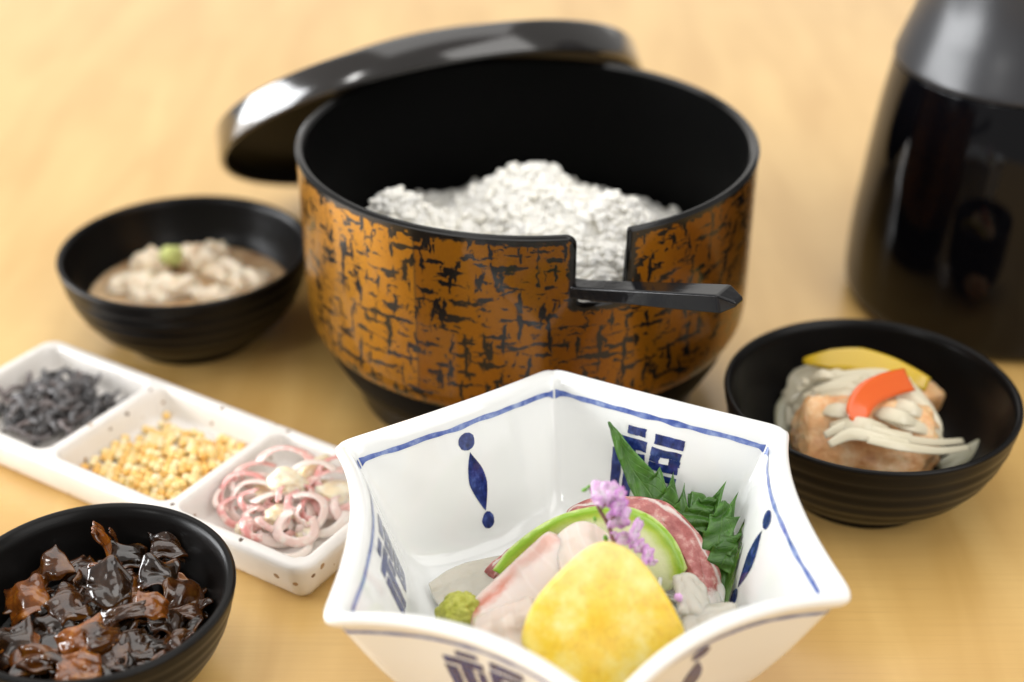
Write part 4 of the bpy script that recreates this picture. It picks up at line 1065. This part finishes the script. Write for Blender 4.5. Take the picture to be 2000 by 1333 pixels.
slab('white_fish_slice', MAT['fish_white'], [[(1080, 1062, .322), (1108, 1032, .325), (1145, 1022, .326), (1190, 1052, .324)], [(1085, 1085, .318), (1115, 1062, .320), (1150, 1052, .321), (1195, 1075, .320)],
     [(1095, 1115, .312), (1125, 1095, .313), (1160, 1085, .315), (1200, 1105, .314)], [(1105, 1150, .305), (1135, 1135, .306), (1165, 1125, .308), (1205, 1140, .307)]], .0042,
     'smooth white fish slice standing in front of the green citrus slice', 'fish slice', 'sashimi slices', vr=(.40, .80), seed=8)
slab('translucent_fish_slice', MAT['fish_translucent'], [[(836, 1140, .0200), (880, 1112, .0205), (935, 1093, .0215), (1010, 1080, .0235)], [(845, 1165, .0190), (890, 1140, .0200), (945, 1118, .0215), (1015, 1100, .0235)],
     [(858, 1185, .0190), (905, 1165, .0200), (955, 1145, .0215), (1020, 1125, .0235)], [(880, 1205, .0190), (920, 1190, .0200), (965, 1172, .0215), (1020, 1150, .0235)]], .0016,
     'thin translucent fish slice lying on the bowl floor behind the wasabi', 'fish slice', 'sashimi slices', onz=True, seed=11, bump=.001)
slab('red_fish_slice', MAT['fish_red'], [[(1105, 1002, .343), (1190, 978, .344), (1288, 983, .342), (1345, 1020, .338), (1388, 1090, .331), (1408, 1140, .326), (1432, 1192, .320)],
     [(1110, 1010, .340), (1190, 995, .341), (1272, 1003, .339), (1326, 1045, .334), (1365, 1110, .327), (1385, 1160, .322), (1405, 1205, .317)],
     [(1115, 1030, .336), (1190, 1018, .337), (1258, 1028, .335), (1306, 1072, .330), (1342, 1130, .323), (1360, 1178, .318), (1378, 1218, .314)]], .0050,
     'red fish slice with pale end lying between the citrus slice and the shiso leaf', 'fish slice', 'sashimi slices', nu=44, nv=14, seed=14, bump=.0009, edge=.1)
slab('red_fish_slice', MAT['fish_red'], [[(945, 1118, .0225), (985, 1082, .0255), (1030, 1050, .0290), (1080, 1025, .0330)], [(955, 1128, .0220), (995, 1092, .0250), (1038, 1060, .0285), (1085, 1035, .0325)], [(965, 1138, .0215), (1005, 1104, .0245), (1046, 1072, .0280), (1090, 1048, .0320)]], .0034,
     'pinkish fish slice edge showing behind the left end of the citrus slice', 'fish slice', 'sashimi slices', onz=True, seed=17)
for q, g in enumerate([[[(1312, 1128, .317), (1345, 1120, .318), (1375, 1150, .316)], [(1318, 1160, .311), (1350, 1160, .311), (1385, 1185, .309)], [(1325, 1200, .303), (1358, 1205, .302), (1395, 1222, .300)]],
                       [[(1330, 1200, .306), (1375, 1185, .308), (1440, 1182, .308)], [(1332, 1225, .300), (1380, 1208, .302), (1440, 1200, .303)], [(1335, 1255, .294), (1385, 1235, .296), (1435, 1222, .298)]]]):
    slab('fish_flake', MAT['fish_translucent'], g, .0030, ('grey white fish flake beside the tip of the red fish slice', 'ragged pale fish flake lying against the near bowl wall')[q], 'fish flake', 'pale fish flakes', seed=20+q, bump=.0009, nu=20, nv=14)

def plane_pts(pix, P0, n):
    out = []
    for (x, y) in pix:
        d = ray(x, y); t = (P0-Vector((0, 0, CH))).dot(n)/d.dot(n); out.append(Vector((0, 0, CH))+d*t)
    return out
# --- green citrus half slice
n = Vector((.05, -math.cos(math.radians(28)), math.sin(math.radians(28)))).normalized(); P0 = PY(1150, 1140, .3225)
b_, a_, _ = frame(n)
ctr = plane_pts([(1150, 1138)], P0, n)[0]
arcp = spline([Vector((*p, 0)) for p in [(962, 1112), (1000, 1066), (1068, 1018), (1140, 993), (1215, 988), (1275, 1010), (1318, 1055), (1341, 1108)]], 10)
cut = [Vector((1330, 1128, 0)), Vector((1312, 1150, 0)), Vector((1250, 1170, 0)), Vector((1150, 1170, 0)), Vector((1050, 1150, 0)), Vector((990, 1128, 0))]
pix = [(p.x, p.y) for p in arcp]+[(p.x, p.y) for p in cut]
pp = plane_pts(pix, P0, n); ol = [((p-ctr).dot(b_), (p-ctr).dot(a_)) for p in pp]
V, Fc, uv = disc(ol, 16, lambda x, y: (ctr+b_*x+a_*y+n*(3.0*(x*x)*.6), n), .0026, .06)
arc_r = [(math.atan2(y, x), math.hypot(x, y)) for x, y in ol[:len(arcp)]]
def rad_at(an):
    best = min(arc_r, key=lambda q: abs((q[0]-an+PI) % (2*PI)-PI)); return best[1]
uv2 = []
for p in V:
    d = p-ctr; x, y = d.dot(b_), d.dot(a_); an = math.atan2(y, x); uv2.append((min(1, math.hypot(x, y)/rad_at(an)) if y > -.002 else .4, an/(2*PI)+.5))
o = build('citrus_slice', V, Fc, MAT['citrus_slice'], origin=base_of(V), uv=uv2); tag(o, 'pale half slice of citrus with a bright green rind arching over the fish', 'citrus slice')
# --- yellow slice
n = Vector((.10, -.72, .69)).normalized(); P0 = PY(1190, 1200, .2900); b_, a_, _ = frame(n)
pix = [(p.x, p.y) for p in spline([Vector((*p, 0)) for p in [(1190, 1057), (1228, 1073), (1264, 1107), (1296, 1152), (1321, 1197), (1338, 1236), (1332, 1272), (1290, 1312), (1240, 1345), (1185, 1360), (1125, 1348), (1072, 1314), (1036, 1284), (1019, 1250), (1029, 1205), (1052, 1163), (1086, 1124), (1126, 1086), (1158, 1064)]], 5, True)]
ctr = plane_pts([(1185, 1225)], P0, n)[0]
ol = [((p-ctr).dot(b_), (p-ctr).dot(a_)) for p in plane_pts(pix, P0, n)]
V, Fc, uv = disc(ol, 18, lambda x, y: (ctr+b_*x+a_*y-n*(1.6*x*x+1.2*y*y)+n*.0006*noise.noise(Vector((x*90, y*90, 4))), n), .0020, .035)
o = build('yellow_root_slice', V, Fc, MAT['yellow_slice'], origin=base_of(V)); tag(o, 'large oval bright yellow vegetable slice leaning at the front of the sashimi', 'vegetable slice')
# --- wasabi
V, Fc, uv = blob(PY(897, 1200, .3085), (.0056, .0052, .0062), (.1, .2, .3), 5, .22, 1.9, 3, fine=.06)
o = build('wasabi_mound', V, Fc, MAT['wasabi'], origin=base_of(V)); tag(o, 'rough green lump of wasabi beside the pinkish white fish', 'wasabi')

# --- shiso leaves with long teeth
def leaf(mid, left, right, label, th=.00055, n=120, toothL=(7, .0), toothR=(7, .0), cup=.15, t0=0.,  nrm_=Vector((-.35, -.75, .55))):
    """mid: rib points from tip to base; left/right: half widths along it; teeth (count, depth)"""
    P_ = mid
    def wid(tab, t):
        x = t*(len(tab)-1); i = min(int(x), len(tab)-2); return tab[i]+(tab[i+1]-tab[i])*(x-i)
    def fn(u, v):
        p = cr1(P_, u); q = cr1(P_, min(1, u+.01)); r_ = cr1(P_, max(0, u-.01)); t = (q-r_).normalized()
        nn = nrm_-t*nrm_.dot(t); nn.normalize(); b = nn.cross(t)
        s = (v-.5)*2; tab, (tn, td) = (right, toothR) if s > 0 else (left, toothL)
        x = (u*tn) % 1; saw = (1-x)**1.4 if x > .12 else x/.12
        g_ = sstep((u-t0)/.22); w = wid(tab, u)+td*saw*g_*(1-.30*u)
        sweep = t*(-.55*td*saw*abs(s)**3*g_)
        return p+b*(s*w)+sweep+nn*(cup*w*(s*s)+.0005*math.sin(u*17+s*3)+.0005*saw*abs(s)**2*math.sin(u*29))
    V, Fc, uv = sheet(fn, n, 15, th, .05); V = keep_in_bowl(V)
    o = build('shiso_leaf', V, Fc, MAT['shiso_leaf'], origin=base_of(V), uv=uv); tag(o, label, 'leaf', 'shiso leaves'); return o
leaf([PY(1189, 824, .3640), PY(1212, 872, .3610), PY(1245, 930, .3560), PY(1285, 985, .3500), PY(1320, 1030, .3440)], [.0003, .0016, .0034, .0044, .0050], [.0003, .0024, .0044, .0050, .0060],
     'dark green shiso leaf tip standing up against the painted bowl wall', toothL=(6, .0006), toothR=(7, .0062), t0=.48)
leaf([PY(1350, 962, .3490), PY(1368, 1010, .3430), PY(1398, 1075, .3340), PY(1424, 1135, .3250), PY(1440, 1190, .3180)], [.0010, .0030, .0026, .0022, .0020], [.0006, .0050, .0060, .0055, .0030],
     'green shiso leaf with long teeth pointing at the right bowl wall', toothL=(4, .0010), toothR=(6, .0085), nrm_=Vector((-.30, -.75, .55)))
leaf([PY(1398, 975, .3450), PY(1378, 990, .3430), PY(1362, 1008, .3410), PY(1350, 1030, .3385)], [.0004, .0020, .0030, .0035], [.0004, .0024, .0034, .0035],
     'small folded green shiso leaf tip just above the red fish slice', toothL=(3, .0016), toothR=(3, .0016), nrm_=Vector((-.1, -.85, .5)))
leaf([PY(1414, 978, .3400), PY(1411, 1010, .3370), PY(1405, 1045, .3330), PY(1398, 1080, .3300)], [.0003, .0024, .0036, .0040], [.0003, .0022, .0034, .0040],
     'bright green pointed shiso leaf lobe standing beside the red fish slice', toothL=(3, .0012), toothR=(3, .0030), nrm_=Vector((-.1, -.85, .5)))
leaf([PY(1462, 1046, .3330), PY(1442, 1060, .3315), PY(1420, 1085, .3290), PY(1405, 1110, .3270)], [.0003, .0022, .0036, .0040], [.0003, .0028, .0040, .0040],
     'green shiso leaf lobe reaching towards the painted brush drop', toothL=(3, .0012), toothR=(3, .0025), nrm_=Vector((-.1, -.85, .5)))

# --- flowering shiso sprig
spr = empty('shiso_flower_sprig', PY(1206, 1070, .309), 'sprig of tiny purple pink shiso flowers standing behind the yellow slice', 'flower sprig')
st = spline([PY(1150, 948, .3165), PY(1158, 968, .3155), PY(1170, 995, .3140), PY(1185, 1020, .3125), PY(1196, 1048, .3110), PY(1206, 1085, .3090)], 6)
V, Fc, uv = tube(st, [.00028+.0004*i/len(st) for i in range(len(st))], 8); build('stem', V, Fc, MAT['flower_stem'], spr)
for (x0, y0, x1, y1) in ((1172, 998, 1183, 985), (1172, 1000, 1166, 988), (1186, 1020, 1200, 1010), (1195, 1045, 1215, 1050), (1215, 1052, 1240, 1054), (1238, 1060, 1268, 1078)):
    V, Fc, uv = tube([PY(x0, y0, .3130), PY((x0+x1)/2, (y0+y1)/2, .3118), PY(x1, y1, .3110)], .00032, 6); build('flower_stalk', V, Fc, MAT['flower_stem'], spr)
def floret(px, py, Y, r, face, seed):
    rs = random.Random(seed); c = PY(px, py, Y); b, a2, nn = frame(Vector(face)); V = []; Fc = []; uv = []
    npet = 5
    for k in range(npet):
        an = 2*PI*k/npet+rs.uniform(-.3, .3); L = r*rs.uniform(.95, 1.35); w = r*rs.uniform(.55, .8); op = rs.uniform(.55, 1.0); curl = rs.uniform(.2, .9)
        d = b*math.cos(an)+a2*math.sin(an); sd = nn.cross(d); o_ = len(V)
        for i in range(6):
            u = i/5
            for j in range(5):
                s = (j/4-.5)*2; ww = w*math.sin(PI*min(.93, .18+.75*u))**.8
                p = c-nn*r*.5+d*(L*(op*u+(1-op)*u*u*.8))+nn*(L*(1-op)*1.2*u*(1-.35*u*curl))+sd*(ww*s)+nn*(-.25*ww*s*s)+d*(-.2*ww*s*s*u)+nn*(.14*r*math.sin(s*4+k)*u)
                V.append(p); uv.append((u, j/4))
        for i in range(5):
            for j in range(4): Fc.append((o_+i*5+j, o_+(i+1)*5+j, o_+(i+1)*5+j+1, o_+i*5+j+1))
    o = build('floret', V, Fc, MAT['flower_petal'], spr, uv=uv)
    md = o.modifiers.new('Solidify', 'SOLIDIFY'); md.thickness = .00012
FL = [(1171, 964, 14, (-.3, -.8, .5)), (1199, 955, 11, (.1, -.7, .7)), (1216, 966, 9, (.6, -.7, .3)), (1182, 980, 9, (.2, -.9, .1)), (1163, 984, 7, (-.6, -.7, -.2)), (1202, 980, 11, (.2, -.9, .3)), (1214, 992, 12, (.5, -.8, .3)), (1229, 1005, 9, (.8, -.6, .0)),
      (1203, 1004, 10, (-.2, -.9, .3)), (1208, 1024, 15, (.1, -.85, -.2)), (1250, 1036, 14, (.8, -.5, .2)), (1199, 1047, 6, (-.2, -.9, .2)), (1219, 1053, 10, (.1, -.9, .3)), (1237, 1061, 7, (.3, -.8, .4)), (1251, 1068, 9, (.4, -.8, .3)), (1270, 1084, 11, (.6, -.6, .3)), (1277, 1101, 6, (.5, -.8, -.2))]
for q, (x, y, r, f) in enumerate(FL): floret(x, y, .3120-.00002*(y-960), r*.000200, f, 100+q)
for q, (x, y, r) in enumerate([(1142, 957, 7), (1150, 951, 5), (1158, 948, 6)]):
    V, Fc, uv = blob(PY(x, y, .3160), (r*.00013, r*.00008, r*.00007), (0, -.3, .2), 2, .15, 2, q); build('green_bud', V, Fc, MAT['leaf_pale'], spr)
for q, (x, y, r) in enumerate([(1183, 1052, 9), (1162, 1014, 7), (1192, 1036, 5)]):
    V, Fc, uv = blob(PY(x, y, .3120), (r*.00007, r*.00006, r*.00013), (0, -.2, .2), 2, .15, 2, q+9); build('green_bud', V, Fc, MAT['leaf_pale'], spr)
lf = []
for q, (x, y, r) in enumerate([(1325, 1167, 9), (1333, 1182, 6)]):
    V, Fc, uv = blob(PY(x, y, .3065), (r*.00012,)*3, (0, 0, q), 3, .3, 2.2, q+4)
    o = build('fallen_floret', V, Fc, MAT['flower_petal'], origin=base_of(V), uv=[(.8, .5)]*len(V)); tag(o, ('single fallen purple floret beside the yellow slice', 'tiny pinkish floret bit below the fallen floret')[q], 'floret')
